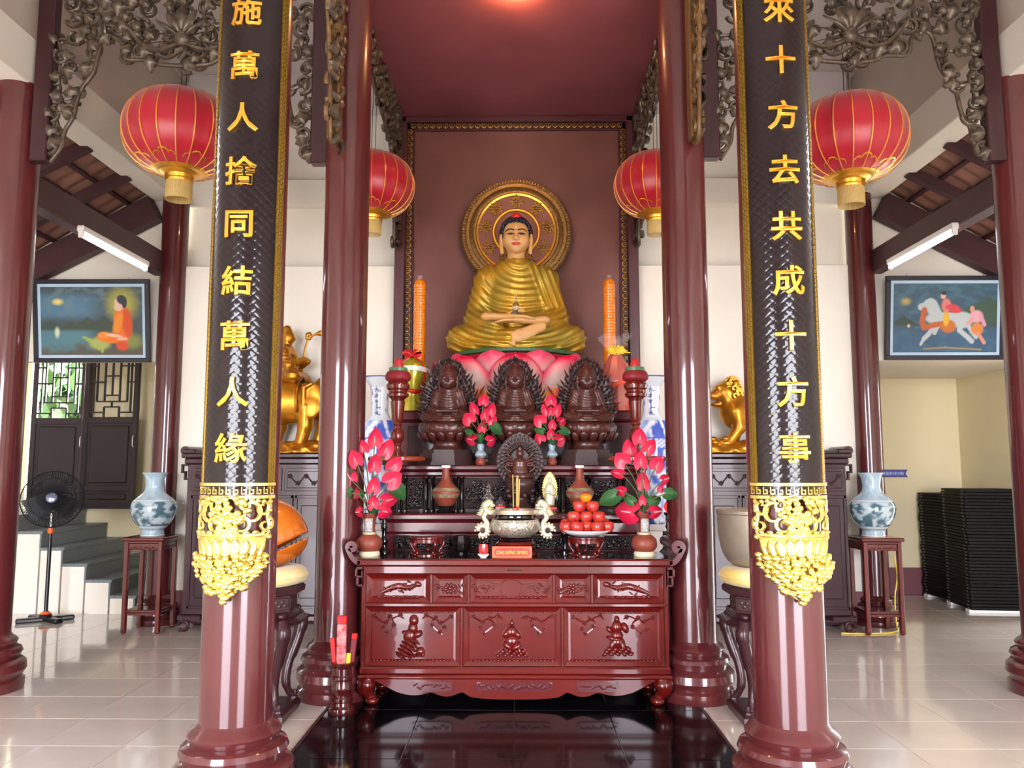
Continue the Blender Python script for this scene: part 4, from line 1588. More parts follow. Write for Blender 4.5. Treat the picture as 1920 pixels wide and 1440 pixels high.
# scalloped apron with raised cartouches, and four cabriole legs
ap = [(-.95, .178)]
for q in np.linspace(-.95, .95, 77):
    t_ = abs(q)
    z = .055 + .035 * min(1, max(0, (t_ - .30) / .10)) if t_ < .40 else 0
    if t_ < .31:
        z = .048 + .018 * (t_ / .31) ** 3
    elif t_ < .36:
        z = .066 + .03 * sin((t_ - .31) / .05 * PI / 2)
    elif t_ < .56:
        z = .096 - .030 * sin((t_ - .36) / .20 * PI)
    elif t_ < .80:
        z = .096 - .022 * sin((t_ - .56) / .24 * PI)
    else:
        z = .096 + .075 * ((t_ - .80) / .15)
    ap.append((q, min(z, .176)))
ap.append((.95, .178))
apo = MB().prism(ap, -.015, .012).build('scalloped_apron', M['redwood'], tt, 0)
for (x0, x1) in ((-.70, -.42), (-.26, .26), (.42, .70)):
    cb = MB()
    n = 24
    poly = []
    for i in range(n):
        a = 2 * PI * i / n
        e = lambda v: abs(v) ** .45 * (1 if v > 0 else -1)
        poly.append(((x0 + x1) / 2 + (x1 - x0) / 2 * e(cos(a)), .135 + .032 * e(sin(a))))
    cb.prism(poly, -.030, -.010)
    for i in range(int((x1 - x0) / .028)):
        cb.ball((0, 0, 0), (.020, .008, .007), 6, 4, X=T(x0 + .03 + .027 * i, -.032, .135 + rnd.uniform(-.014, .014)) @ RY(rnd.uniform(-1, 1)))
    cb.build('carved_cartouche', M['tierwood'], apo, 40)
lg = MB()
lg.tube(smooth_line([(0, 0, .19), (-.012, -.012, .14), (-.010, -.014, .09), (.02, 0, .045), (.03, .0, .03)], 5), [.055] * 4 + [.062, .066, .066, .064, .060, .054, .048, .042, .037, .033, .032, .032, .034, .038, .044, .046, .046], 14)
lg.ball((.028, -.008, .028), (.048, .048, .028), 12, 8)
lgm = lg.mesh('leg', M['redwood'], 60)
for (x, y, q) in ((-1.0, .045, 1), (1.0, .045, -1), (-1.0, D - .06, 1), (1.0, D - .06, -1)):
    link('leg', lgm, tt, (x, y, 0), None, (q, 1, 1))
# ================================================================== THINGS ON THE OFFERING TABLE
TZ, LT, UT = .982, 1.255, 1.625     # table, lower step, upper step


def on(u, Y, z):
    p = at(u, 900, Y)
    return Vector((p.x, Y, z))


def prof_smooth(pts, k=4):
    return [(max(0, p[0]), p[1]) for p in smooth_line([(r, z, 0) for r, z in pts], k)]


# brown vases
bv = thing('table_vase', '', 'vase', group='pair of brown table vases')
MB().lathe(prof_smooth([(.062, .035), (.084, .06), (.090, .09), (.080, .125), (.050, .15)]) + prof_smooth([(.042, .16), (.038, .20), (.042, .25), (.056, .29), (.058, .30)]) + [(.050, .30), (.036, .26), (.034, .18), (.0, .17)], 32).build('clay_body', M['terracotta'], bv)
MB().lathe([(.070, 0), (.074, .006), (.074, .026), (.066, .036), (.0, .036)], 32).build('cream_foot_ring', mat('cream_ring', rgb(220, 206, 176), .5), bv)
MB().lathe([(.047, .15), (.050, .155), (.050, .165), (.044, .17)], 32).build('cream_collar', M['ivory'], bv)
lb = MB()
lb.grid(lambda a, c: (.047 * sin((a - .5) * 1.2), -.047 * cos((a - .5) * 1.2) - .001, .175 + .09 * c), 6, 2)
lb.build('paper_label', mat('label', rgb(198, 196, 190), .5, c2=rgb(120, 124, 132), vscale=60), bv, 0)
bvL, bvR = on(695, 5.74, TZ), on(1206, 5.74, TZ)
bv.location = bvL
bv['label'] = 'brown clay vase holding anthuriums on the table end near the incense pot'
dup(bv, bvR, 'brown clay vase holding anthuriums on the table end near the plate of apples')

# anthuriums
sp_m = None


def spathe_mesh():
    mb = MB()
    nu, nv = 10, 12
    for j in range(nv + 1):
        b = j / nv
        for i in range(nu + 1):
            a = i / nu * 2 - 1
            w = .5 * (sin(PI * (.10 + .90 * b) ** .72) ** .85 if b < 1 else 0)
            if b == 0:
                w = .24
            x = a * w
            z = b - .13 * abs(a) * (1 - b) ** 4 * 2
            y = .16 * abs(a) ** 1.3 * sin(PI * min(1, b + .1)) - .10 * sin(PI * b) + .10 * b * b
            mb.v.append((x, y, z))
    wd = nu + 1
    mb.f = [(j * wd + i, j * wd + i + 1, (j + 1) * wd + i + 1, (j + 1) * wd + i) for j in range(nv) for i in range(nu)]
    o = len(mb.v)
    mb.v += [(x, y + .02, z) for x, y, z in mb.v]
    mb.f += [tuple(q + o for q in f[::-1]) for f in mb.f]
    mb.mi = [0] * len(mb.f)
    return mb


spm = spathe_mesh().mesh('spathe', M['anthurium'], 60, fix=False)
lfm = spathe_mesh().mesh('leaf_blade', M['leafgreen'], 60, fix=False)
spx = MB().tube([(0, -.03, .10), (0, -.12, .22), (0, -.19, .40)], [.045, .045, .03], 8).mesh('spadix', M['spadix'], 60)
spx.materials[0] = M['spadix']


def stem_thing(name, cat, label, base, tip, size, ang, lean, wid, blade, group, isleaf=False):
    """a stem from the vase mouth to tip; the blade of given size points along ang (0 up, + right) in the picture plane"""
    t = thing(name, label, cat, base, 0, group)
    d = Vector(tip) - Vector(base)
    mid = d * .5 + Vector((d.x * -.12, 0, .03))
    MB().tube(smooth_line([(0, 0, -.06), (0, 0, 0), tuple(mid), tuple(d)], 4), .0042, 6).build('stem', M['leafstem'], t, 60)
    R = RY(ang) @ RX(lean)
    o = link(blade.name, blade, t)
    o.matrix_local = T(*d) @ R @ S(size * wid, size, size)
    if not isleaf:
        o2 = link('spadix', spx, t)
        o2.matrix_local = T(*d) @ R @ S(size * .8, size, size)
    return t


def bouquet(which, vase, zmouth, Y, flowers, leaves, grp):
    base = Vector((vase.x, vase.y, vase.z + zmouth))
    rnd = random.Random(len(which))
    for (u, v, w, h, ang, where) in flowers:
        p = at(u, v, Y + rnd.uniform(-.07, .05))
        size = max(w, h) / 1500 * Y * .96
        wid = min(1.25, max(.55, (w / h if h >= w else h / w * 1.3) * 1.05))
        a = radians(ang)
        # centre of the blade at p: step back half a blade from the tip
        q = Vector((p.x - sin(a) * size * .45, p.y, p.z - cos(a) * size * .45))
        lean = radians(-16) if h >= w * .7 else radians(-50)
        stem_thing('anthurium', 'flower', 'red anthurium %s of the %s' % (where, which), base, q, size, a, lean, wid, spm, grp)
    for (u, v, w, h, ang, where) in leaves:
        p = at(u, v, Y - .03 + rnd.uniform(-.03, .04))
        size = max(w, h) / 1500 * Y * .9
        a = radians(ang)
        q = Vector((p.x - sin(a) * size * .5, p.y, p.z - cos(a) * size * .5))
        stem_thing('anthurium_leaf', 'leaf', 'dark green leaf %s of the %s' % (where, which), base, q, size, a, radians(-32), .72, lfm, grp + ' leaves', True)


A = 'incense-pot end bouquet'
bouquet(A, bvL, .29, 5.72, [
    (703, 818, 29, 38, 0, 'at the very top'), (677, 835, 25, 29, -25, 'just left of the top bloom'), (726, 838, 28, 36, 22, 'just right of the top bloom'),
    (663, 857, 28, 33, -28, 'second from the top on the left side'), (702, 866, 27, 33, 2, 'directly under the top bloom'), (742, 869, 29, 32, 38, 'second from the top on the right side'),
    (651, 888, 28, 34, -32, 'third from the top on the left side'), (700, 908, 25, 30, 4, 'in the very centre'), (739, 897, 33, 28, 52, 'third from the top on the right side'),
    (651, 924, 38, 15, -82, 'flat one pointing left, low on the left'), (699, 940, 24, 25, -8, 'low in the centre just above the vase mouth'), (737, 936, 38, 22, 78, 'pointing right under the leaf'),
    (664, 961, 28, 15, -95, 'lowest on the left side'), (728, 961, 30, 20, 100, 'lowest on the right side')],
    [(749, 928, 34, 46, 150, 'hanging on the right'), (699, 964, 26, 32, 172, 'hanging over the vase mouth'), (641, 919, 32, 14, -75, 'sticking out far left'), (678, 925, 24, 12, 80, 'narrow, in the middle')],
    'anthuriums at the incense-pot end')
B = 'apple-plate end bouquet'
bouquet(B, bvR, .29, 5.72, [
    (1200, 816, 28, 31, 4, 'at the very top'), (1180, 838, 27, 34, -12, 'just left of the top bloom'), (1221, 835, 26, 32, 36, 'just right of the top bloom'),
    (1202, 860, 26, 32, 2, 'directly under the top bloom'), (1235, 867, 29, 30, 32, 'upper right'), (1164, 860, 28, 27, -40, 'upper left'),
    (1206, 899, 25, 32, 0, 'in the very centre'), (1151, 886, 32, 14, -78, 'open and pointing left above the middle'), (1257, 896, 32, 15, 72, 'open and pointing right near the inner pillar'),
    (1158, 918, 26, 16, -65, 'small, left of the centre'), (1240, 915, 13, 15, 25, 'tiny, right of the centre'), (1164, 959, 54, 35, -84, 'largest, pointing left over the leaves'),
    (1243, 959, 45, 19, 84, 'lowest on the right side'), (1205, 936, 15, 19, 0, 'small bud low in the centre'), (1206, 971, 20, 16, 175, 'hanging down on the vase neck')],
    [(1136, 940, 46, 40, -120, 'widest, hanging far left'), (1175, 934, 30, 24, -60, 'left of the centre'), (1207, 945, 30, 32, 178, 'hanging over the vase mouth'), (1234, 938, 38, 26, 70, 'right of the centre'), (1266, 927, 36, 18, 95, 'long one reaching right past the pillar')],
    'anthuriums at the apple-plate end')

# small bouquets on the upper step
sv = thing('small_vase', '', 'vase', group='pair of small vases on the upper step')
MB().lathe(prof_smooth([(.036, .0), (.042, .02), (.034, .05), (.030, .06)]) + [(.0, .06)], 24).build('clay_base', M['terracotta'], sv)
MB().lathe(prof_smooth([(.030, .06), (.046, .075), (.048, .09), (.036, .11), (.024, .125), (.030, .15), (.028, .17), (.022, .175)]) + [(.0, .172)], 24).build('glazed_body', mat('glaze', rgb(168, 186, 198), .15, c2=rgb(120, 140, 150), vscale=30, coat=.5), sv)
svL, svR = on(901, 6.62, UT), on(1035, 6.62, UT)
sv.location = svL
sv['label'] = 'small glazed vase on the upper step on the left of the small mandorla carving'
dup(sv, svR, 'small glazed vase on the upper step on the right of the small mandorla carving')
Cq = 'small left bouquet'
bouquet(Cq, svL, .17, 6.60, [
    (907, 748, 21, 22, 8, 'at the very top'), (887, 764, 18, 26, -22, 'upper left'), (922, 766, 19, 26, 16, 'upper right'), (909, 775, 17, 22, 4, 'under the top bloom'),
    (877, 783, 23, 21, -35, 'middle left'), (923, 787, 22, 20, 48, 'middle right'), (904, 799, 17, 20, 2, 'low in the centre'), (875, 822, 30, 17, -74, 'lowest on the left'), (926, 824, 25, 17, 72, 'lowest on the right')],
    [(935, 809, 26, 30, 140, 'large, on the right'), (875, 808, 20, 16, -60, 'on the left'), (901, 826, 20, 17, 175, 'over the vase mouth')], 'anthuriums in the small vase on the left')
Dq = 'small right bouquet'
bouquet(Dq, svR, .17, 6.60, [
    (1033, 748, 22, 18, 0, 'at the very top'), (1022, 767, 18, 24, -25, 'upper left'), (1046, 767, 18, 24, 25, 'upper right'), (1033, 769, 14, 18, 0, 'small one between the upper pair'),
    (1010, 786, 22, 20, -40, 'middle left'), (1059, 786, 25, 16, 58, 'middle right'), (1036, 794, 16, 18, 4, 'in the centre'), (1033, 812, 16, 20, 0, 'low in the centre'), (1011, 820, 19, 18, -30, 'lowest on the left'), (1058, 821, 29, 20, 66, 'lowest on the right')],
    [(1007, 805, 24, 22, -70, 'on the left'), (1064, 810, 26, 20, 110, 'on the right'), (1037, 830, 22, 18, 172, 'over the vase mouth')], 'anthuriums in the small vase on the right')

# incense burner
ib = thing('incense_burner', 'round silver incense burner with two dragon handles on a wooden stand', 'incense burner', on(966, 5.80, TZ))
MB().lathe([(.15, .0), (.16, .012), (.135, .03), (.125, .05), (.135, .065), (.14, .085), (.12, .1), (.0, .1)], 40).build('wooden_stand', M['redwood'], ib, 30)
MB().lathe([(.085, .1), (.095, .105), (.10, .125), (.105, .13)], 40).build('black_foot', M['blackgloss'], ib)
MB().lathe(prof_smooth([(.105, .13), (.15, .155), (.172, .19), (.178, .225), (.165, .255)]), 48).build('silver_bowl', M['silver'], ib)
MB().lathe(prof_smooth([(.165, .255), (.148, .265), (.146, .285), (.155, .292)]), 48).build('black_neck', M['blackgloss'], ib)
MB().lathe([(.155, .290), (.168, .294), (.170, .322), (.160, .326), (.150, .322), (.145, .30), (.0, .298)], 48).build('silver_rim', mat('rim', rgb(186, 174, 150), .3, metal=.7), ib, 30)
dg = MB()
for i in range(24):
    a = 2 * PI * i / 24
    dg.tube([(.176 * cos(a + t) * (1 - .05 * abs(t)), .176 * sin(a + t) * (1 - .05 * abs(t)), .205 + .02 * sin(i * 2.4 + t * 12)) for t in np.linspace(-.12, .12, 6)], .008, 5)
dg.build('dragon_relief', M['silver'], ib, 60)
for q in (-1, 1):
    h = MB()
    pts = smooth_line([(.150, 0, .30), (.20, -.01, .31), (.215, -.01, .345), (.185, -.01, .37), (.165, -.012, .36)], 4)
    h.tube([(q * p[0], p[1], p[2]) for p in pts], [.022] * 8 + [.028] * 5 + [.024, .02, .018, .012][:4], 8)
    pts = smooth_line([(.20, -.01, .31), (.225, -.012, .27), (.20, -.014, .23), (.195, -.014, .19)], 4)
    h.tube([(q * p[0], p[1], p[2]) for p in pts], .018, 8)
    h.tube([(q * (.232 + .034 * cos(t)), -.014, .175 + .034 * sin(t)) for t in np.linspace(0, 5.6, 16)], .017, 8)
    for i in range(12):
        t = i / 12 * 5.6
        h.ball((q * (.232 + .052 * cos(t)), -.014, .175 + .052 * sin(t)), (.010, .012, .010), 5, 4)
    for i in range(8):
        h.tube([(q * (.20 + .006 * i), -.01, .355 - .010 * i), (q * (.235 + .006 * i), -.012, .375 - .012 * i)], [.010, .002], 5)
    h.ball((q * .165, -.016, .352), (.022, .016, .014), 8, 5)
    h.build('dragon_handle', M['ivory'], ib, 60)
MB().lathe([(.0, .285), (.144, .3), (.13, .305), (.0, .308)], 32).build('ash', mat('ash', rgb(150, 145, 138), .9), ib)
for i, (dx, du, ln) in enumerate(((-.012, -.006, .27), (.010, .000, .25), (.017, .002, .265), (.023, .009, .24))):
    st = thing('incense_stick', ['thin incense stick standing alone left of the bunch in the silver burner', 'leftmost incense stick of the tight bunch in the silver burner', 'middle incense stick of the tight bunch in the silver burner', 'rightmost incense stick of the bunch leaning in the silver burner'][i], 'incense stick', ib.location + Vector((dx, -.02 + .01 * i, .30)), 0, 'incense sticks in the silver burner')
    MB().tube([(0, 0, 0), (du * .9, 0, ln)], .0042, 6).build('gold_stick', M['incense'], st, 60)
    MB().tube([(0, 0, -.01), (du * .15, 0, .045)], .0045, 6).build('red_tip', M['red'], st, 60)

# name sign
sg = thing('red_sign', 'small red sign with yellow lettering leaning at the foot of the silver burner', 'sign', on(960, 5.635, TZ))
MB().box(-.138, .138, -.006, .006, 0, .078, .003).build('edge_board', M['sign_edge'], sg, 0)
rr = MB()
poly = []
for i in range(32):
    a = 2 * PI * i / 32
    e = lambda v: abs(v) ** .35 * (1 if v > 0 else -1)
    poly.append((.122 * e(cos(a)), .039 + .028 * e(sin(a))))
rr.prism(poly, -.0085, -.005)
rr.build('red_field', M['sign_red'], sg, 0)
tx = text_mb('CÚNG DƯỜNG TAM BẢO', .033, .001, .0006)
w_ = max(v[0] for v in tx.v) - min(v[0] for v in tx.v)
tx.v = [(x * .218 / w_, y - .0095, z + .041) for x, y, z in tx.v]
tx.build('yellow_lettering', M['sign_yellow'], sg, 0, fix=False)

# red candle in a saucer at the front, and its twin on a black stand behind the fruit
cd = thing('candle_glass', 'lit red candle glass on a white saucer left of the red sign', 'candle', on(907, 5.64, TZ))
MB().lathe([(.020, 0), (.024, .004), (.040, .022), (.041, .026), (.036, .026), (.0, .022)], 28).build('white_saucer', M['porcelain'] if False else M['white'], cd)
MB().lathe(prof_smooth([(.022, .026), (.030, .04), (.032, .065), (.029, .09)]) + [(.026, .09), (.025, .07), (.0, .068)], 28).build('red_glass', M['lamp_red'], cd)
MB().ball((.003, -.026, .082), (.010, .008, .013), 10, 7).build('flame', M['flame'], cd)
c2 = dup(cd, on(1059, 5.98, TZ + .145), 'red candle glass on a white saucer just left of the fruit plate')
bs = thing('cup_stand', 'small black turned stand under the red candle left of the fruit plate', 'stand', on(1059, 5.98, TZ))
MB().lathe([(.045, 0), (.045, .012), (.02, .03), (.018, .10), (.036, .13), (.036, .145), (0, .145)], 24).build('turned_stem', M['blackgloss'], bs, 40)

# fruit stand pair
fs = thing('fruit_stand', '', 'stand', group='carved red plate stands')
MB().lathe([(.0, .115), (.125, .115), (.13, .122), (.13, .13), (.12, .135), (.0, .135)], 40).build('round_top', M['redwood'], fs, 30)
MB().lathe([(.095, .085), (.12, .09), (.12, .115), (.1, .115)], 40).build('carved_skirt', M['redwood'], fs, 30)
lgf = MB().tube(smooth_line([(.10, 0, .11), (.125, 0, .085), (.115, 0, .055), (.095, 0, .03), (.10, 0, .012), (.12, 0, .008)], 4), [.014] * 8 + [.011] * 8 + [.009] * 5, 8).ball((.118, 0, .010), (.014, .014, .010), 8, 5).mesh('curved_leg', M['redwood'], 60)
for i in range(5):
    link('curved_leg', lgf, fs, None, (0, 0, radians(18 + 72 * i)))
MB().lathe([(.085, .0), (.11, .0), (.11, .008), (.085, .008)], 32).build('foot_ring', M['redwood'], fs, 30)
fs.location = on(1098, 5.80, TZ)
fs['label'] = 'small carved red stand with curved legs under the fruit plate'
dup(fs, on(801, 5.84, TZ), 'empty small carved red stand with curved legs between the left vase and the candle')
plt = thing('fruit_plate', 'wide white plate with blue rim holding a pyramid of red apples', 'plate', on(1098, 5.80, TZ + .135))
MB().lathe([(.08, .0), (.085, .004), (.14, .018), (.185, .042), (.187, .047), (.18, .046), (.13, .025), (.0, .012)], 48).build('glazed_dish', M['white'], plt, 50)
MB().lathe([(.09, .0035), (.13, .0145), (.131, .018), (.09, .007)], 48).build('blue_band', mat('blue_band', rgb(120, 150, 205), .3), plt)
ap_ = thing('apple', '', 'apple', group='red apples on the plate')
prof = [(.004, .062), (.012, .070), (.024, .073), (.036, .066), (.0415, .050), (.040, .030), (.031, .012), (.017, .003), (.006, .006), (.0, .008)]
MB().lathe([(0, .058)] + prof, 24).build('flesh', M['fruit'], ap_, 180)
MB().tube([(0, 0, .058), (.002, 0, .076)], .0022, 5).build('stalk', M['leafstem'], ap_, 60)
zb = TZ + .135 + .028
spots = []
for i, n in enumerate(('leftmost', 'second from the left', 'middle', 'second from the right', 'rightmost')):
    spots.append((-.146 + .073 * i, -.055 - .045 * (i % 2), 0, n + ' red apple in the front bottom row on the plate'))
for i, n in enumerate(('left', 'middle', 'right')):
    spots.append((-.088 + .088 * i, -.02, .068, n + ' red apple in the second row of the pile on the plate'))
for i, n in enumerate(('far left', 'far right')):
    spots.append((-.13 + .26 * i, .055, .012, 'red apple at the ' + n + ' rear of the pile on the plate'))
for i, n in enumerate(('left', 'right')):
    spots.append((-.047 + .094 * i, -.01, .140, n + ' red apple of the upper pair under the orange'))
for i, (x, y, z, lb_) in enumerate(spots):
    loc = Vector((plt.location.x + x, 5.80 + y, zb + z - .003))
    if i == 0:
        ap_.location, ap_['label'] = loc, lb_
        ap_.scale = (1.14, 1.14, 1.14)
    else:
        dup(ap_, loc, lb_, i * .9)
og = thing('orange', 'single orange on top of the red apple pile', 'orange', (plt.location.x + .0, 5.79, zb + .212))
MB().lathe(prof_smooth([(.0, .0), (.025, .004), (.042, .03), (.036, .052), (.012, .062), (.0, .060)]), 24).build('peel', M['orange'], og, 180)
MB().lathe([(.0, .061), (.006, .063), (.004, .066), (.0, .066)], 8).build('stalk_scar', M['leafstem'], og)

# turned black candlesticks with red lamps at the table ends
tc = thing('lamp_stick', '', 'lamp', group='black turned lamp sticks')
MB().lathe([(.045, 0), (.045, .01), (.03, .025), (.018, .05), (.026, .07), (.03, .09), (.018, .11), (.016, .17), (.026, .19), (.018, .21), (.016, .26), (.034, .285), (.034, .295), (.0, .295)], 24).build('turned_stick', M['blackgloss'], tc, 50)
MB().lathe(prof_smooth([(.014, .295), (.026, .31), (.032, .335), (.024, .365), (.006, .38)]) + [(.0, .38)], 20).build('red_bulb', M['lamp_red'], tc)
tc.location = on(722, 5.95, TZ)
tc['label'] = 'black turned lamp stick with a red bulb behind the incense-pot end bouquet'
dup(tc, on(1252, 5.97, TZ), 'black turned lamp stick with a red bulb behind the apple-plate end bouquet')
# dark faceted cup
dc = thing('dark_cup', 'dark faceted cup on the table right of the empty red stand', 'cup', on(866, 5.92, TZ))
MB().lathe([(.035, 0), (.06, .03), (.066, .09), (.062, .13), (.055, .13), (.055, .05), (.0, .04)], 10).build('faceted_wall', M['blackgloss'], dc, 0)
MB().lathe([(.036, 0), (.04, .004), (.04, .01), (.03, .012)], 20).build('foot', M['blackgloss'], dc)

# ------------------------------------------------------------------ lower step
nv_ = thing('bottle_vase', '', 'vase', group='pair of brown bottle vases')
MB().lathe(prof_smooth([(.05, .05), (.058, .055), (.08, .085), (.108, .14), (.106, .17), (.075, .205), (.040, .25), (.030, .30), (.028, .355)]) + [(.022, .355), (.0, .34)], 36).build('brown_body', M['terracotta'], nv_)
MB().lathe([(.098, .115), (.1095, .14), (.1075, .17), (.090, .192), (.086, .19)], 36).build('painted_band', mat('band', rgb(150, 136, 104), .4, c2=rgb(96, 70, 52), vscale=26), nv_)
ri = MB()
for i in range(14):
    a = 2 * PI * i / 14
    ri.ball((.029 * cos(a), .029 * sin(a), .358), (.007, .007, .010), 6, 4)
ri.lathe([(.029, .345), (.031, .35), (.031, .366), (.024, .366)], 24)
ri.build('white_mouth_rim', M['white'], nv_, 50)
MB().lathe([(.07, 0), (.075, .01), (.05, .025), (.055, .05), (.0, .05)], 28).build('black_stand', M['blackgloss'], nv_, 40)
nv_.location = on(836, 6.34, LT)
nv_['label'] = 'brown bottle vase with white rim on the lower step left of the burner'
v2 = dup(nv_, on(1087, 6.34, LT), 'brown bottle vase with cream rim on the lower step behind the apples')

sp2 = thing('crystal_pagoda', 'small crystal pagoda with gold foot on the lower step beside the left dragon handle', 'pagoda', on(916, 6.25, LT))
MB().lathe([(.05, .0), (.055, .02), (.045, .05), (.058, .075), (.03, .085), (.0, .085)], 20).build('gold_foot', M['gold_bright'], sp2, 40)
MB().lathe([(.035, .085), (.045, .11), (.03, .14), (.018, .145), (.024, .165), (.013, .18), (.018, .195), (.008, .21), (.012, .222), (.0, .25)], 20).build('crystal_spire', M['glass'], sp2, 40)
for i, (u, lab) in enumerate(((938, 'small lidded glass cup with red and blue bands left of the incense sticks'), (1012, 'small lidded glass cup on the lower step right of the incense sticks'))):
    lc = thing('lidded_cup', lab, 'cup', on(u, 6.22, LT))
    MB().lathe([(.03, 0), (.034, .004), (.036, .022), (.0, .022)], 24).build('blue_band', mat('cupblue%d' % i, rgb(70, 84, 160), .3), lc)
    MB().lathe([(.036, .022), (.038, .045), (.0, .045)], 24).build('white_band', M['white'], lc)
    MB().lathe([(.038, .045), (.039, .062), (.0, .062)], 24).build('red_band', M['red'], lc)
    MB().lathe([(.039, .062), (.038, .08), (.026, .10), (.01, .108), (.012, .12), (.0, .128)], 24).build('glass_lid', M['glass'], lc)
# white Guanyin figurine with gilt rim
gy = thing('white_figurine', 'white standing figurine with gilt mandorla right of the incense burner', 'figurine', on(1031, 6.24, LT))
MB().lathe([(.05, 0), (.052, .03), (.035, .045), (.04, .06), (.0, .06)], 20).build('gold_base', M['gold'], gy, 40)
b_ = MB()
b_.lathe(prof_smooth([(.036, .06), (.04, .12), (.042, .17), (.030, .215), (.014, .225)]), 20, squash=.7)
b_.ball((0, 0, .243), (.017, .017, .021), 12, 8)
b_.ball((0, .003, .252), (.020, .018, .022), 12, 8)
b_.tube(smooth_line([(-.036, 0, .19), (-.03, -.03, .155), (.006, -.036, .165)], 4), .011, 8)
b_.tube(smooth_line([(.036, 0, .19), (.034, -.03, .15), (.0, -.034, .15)], 4), .011, 8)
b_.build('white_body', M['ivory'], gy, 180)
m_ = MB()
m_.prism([(.055 * sin(a), .185 + .105 * cos(a) + .02 * max(0, cos(a)) ** 6) for a in np.linspace(0, 2 * PI, 40)[:-1]], .022, .030)
for i in range(34):
    a = 2 * PI * i / 34
    m_.ball((.055 * sin(a), .024, .185 + .105 * cos(a) + .02 * max(0, cos(a)) ** 6), (.009, .008, .009), 6, 4)
m_.build('gilt_mandorla', M['gold_bright'], gy, 50)
pf = thing('pink_flower', 'tiny pink flower at the foot of the white figurine', 'flower', on(1038, 6.16, LT))
MB().tube([(0, 0, 0), (0, 0, .03)], .004, 6).build('stem', M['leafstem'], pf)
pb = MB()
for i in range(6):
    a = 2 * PI * i / 6
    pb.ball((.014 * cos(a), .014 * sin(a), .038), (.014, .009, .012), 8, 5)
pb.build('petals', mat('pinkpet', rgb(226, 70, 120), .5), pf, 60)
# carved mandorla with a many armed figure
mg = thing('mandorla_carving', 'small dark wood mandorla carving of a seated figure behind the incense sticks', 'carving', on(975, 6.40, LT))
o_ = MB()
o_.prism([(.185 * sin(a), .40 + .205 * cos(a) + .02 * max(0, cos(a)) ** 6) for a in np.linspace(0, 2 * PI, 48)[:-1]], .03, .055)
rnd = random.Random(12)
for ring in range(4):
    for i in range(34):
        a = 2 * PI * i / 34 + ring * .1
        r = .185 - .030 * ring
        z = .40 + (.205 - .030 * ring) * cos(a)
        x = r * sin(a)
        o_.tube([(x * .86, .022, .40 + (z - .40) * .86), (x, .018 + .004 * ring, z)], [.010, .006], 5)
        o_.ball((x, .02, z), (.010, .010, .010), 5, 4)
o_.build('rayed_mandorla', M['statue_dark'], mg, 50)
g_ = MB()
g_.ball((0, .0, .46), (.030, .03, .036), 12, 8)
g_.ball((0, .0, .495), (.022, .022, .03), 10, 7)
g_.lathe(prof_smooth([(.05, .27), (.075, .30), (.06, .36), (.058, .40), (.02, .43)]), 20, squash=.7)
g_.ball((0, -.02, .28), (.105, .06, .035), 14, 8)
for q in (-1, 1):
    for k in range(4):
        g_.tube(smooth_line([(q * .04, 0, .40 - .01 * k), (q * (.09 + .01 * k), -.02, .40 + .03 * (1.5 - k)), (q * (.10 - .01 * k), -.02, .46 - .05 * k)], 4), .010, 6)
g_.build('seated_figure', M['statue'], mg, 180)
q_ = MB()
q_.lathe(prof_smooth([(.12, .0), (.13, .03), (.08, .07), (.06, .11), (.10, .17), (.12, .22), (.10, .26)]) + [(.0, .26)], 28, squash=.8)
for i in range(40):
    a, z = rnd.uniform(0, 2 * PI), rnd.uniform(.02, .24)
    q_.ball((.10 * cos(a), .08 * sin(a), z), (.022, .02, .022), 6, 4)
q_.build('cloud_base', M['statue_dark'], mg, 60)

# ------------------------------------------------------------------ upper step: turned stands with lotus lamps, gifts, tall candles
lp = thing('lotus_lamp', '', 'lamp', group='turned wooden lotus lamps')
MB().lathe([(.0, .03), (.228, .03), (.235, .04), (.235, .06), (.228, .07), (.0, .075)], 48).build('round_plate', mat('platewood', rgb(150, 60, 34), .2, coat=.6), lp, 30)
MB().lathe([(.12, 0), (.12, .03), (.0, .03)], 32).build('plate_foot', M['statue'], lp, 30)
prof = [(.07, .075), (.075, .10), (.05, .12), (.045, .15), (.055, .165), (.045, .18), (.075, .205), (.085, .245), (.070, .285), (.045, .30), (.04, .32), (.058, .335), (.05, .35), (.068, .375), (.085, .50), (.09, .525), (.075, .535), (.095, .55), (.13, .565), (.135, .585), (.11, .60), (.115, .615), (.14, .63), (.145, .66), (.12, .685), (.0, .685)]
MB().lathe([(r * .68, z) for r, z in prof], 40).build('turned_stem', mat('stemwood', rgb(112, 34, 24), .16, coat=.8, coat_rough=.05), lp, 35)
MB().lathe(prof_smooth([(.075, .685), (.102, .705), (.106, .735), (.090, .77), (.065, .775)]) + [(.0, .775)], 40).build('red_cushion_lotus', mat('lotusred', rgb(142, 34, 44), .5), lp)
MB().lathe([(.0, .772), (.074, .775), (.078, .79), (.074, .806), (.0, .81)], 32).build('green_ring', mat('jade', rgb(86, 140, 100), .3), lp, 40)
bu = MB()
for i in range(8):
    a = 2 * PI * i / 8
    bu.ball((0, 0, 0), (.03, .014, .045), 8, 6, X=RZ(a) @ T(0, -.026, .838) @ RX(radians(-18)))
bu.ball((0, 0, .84), (.03, .03, .05), 10, 7)
bu.build('red_bud', mat('budred', rgb(206, 56, 66), .4), lp, 60)
lp.location = (-.975, 6.60, UT)
lp['label'] = 'turned wooden lamp with red lotus bud in front of the yellow-wrapped gift'
dup(lp, (.995, 6.60, UT), 'turned wooden lamp with red lotus bud in front of the red-wrapped gift')

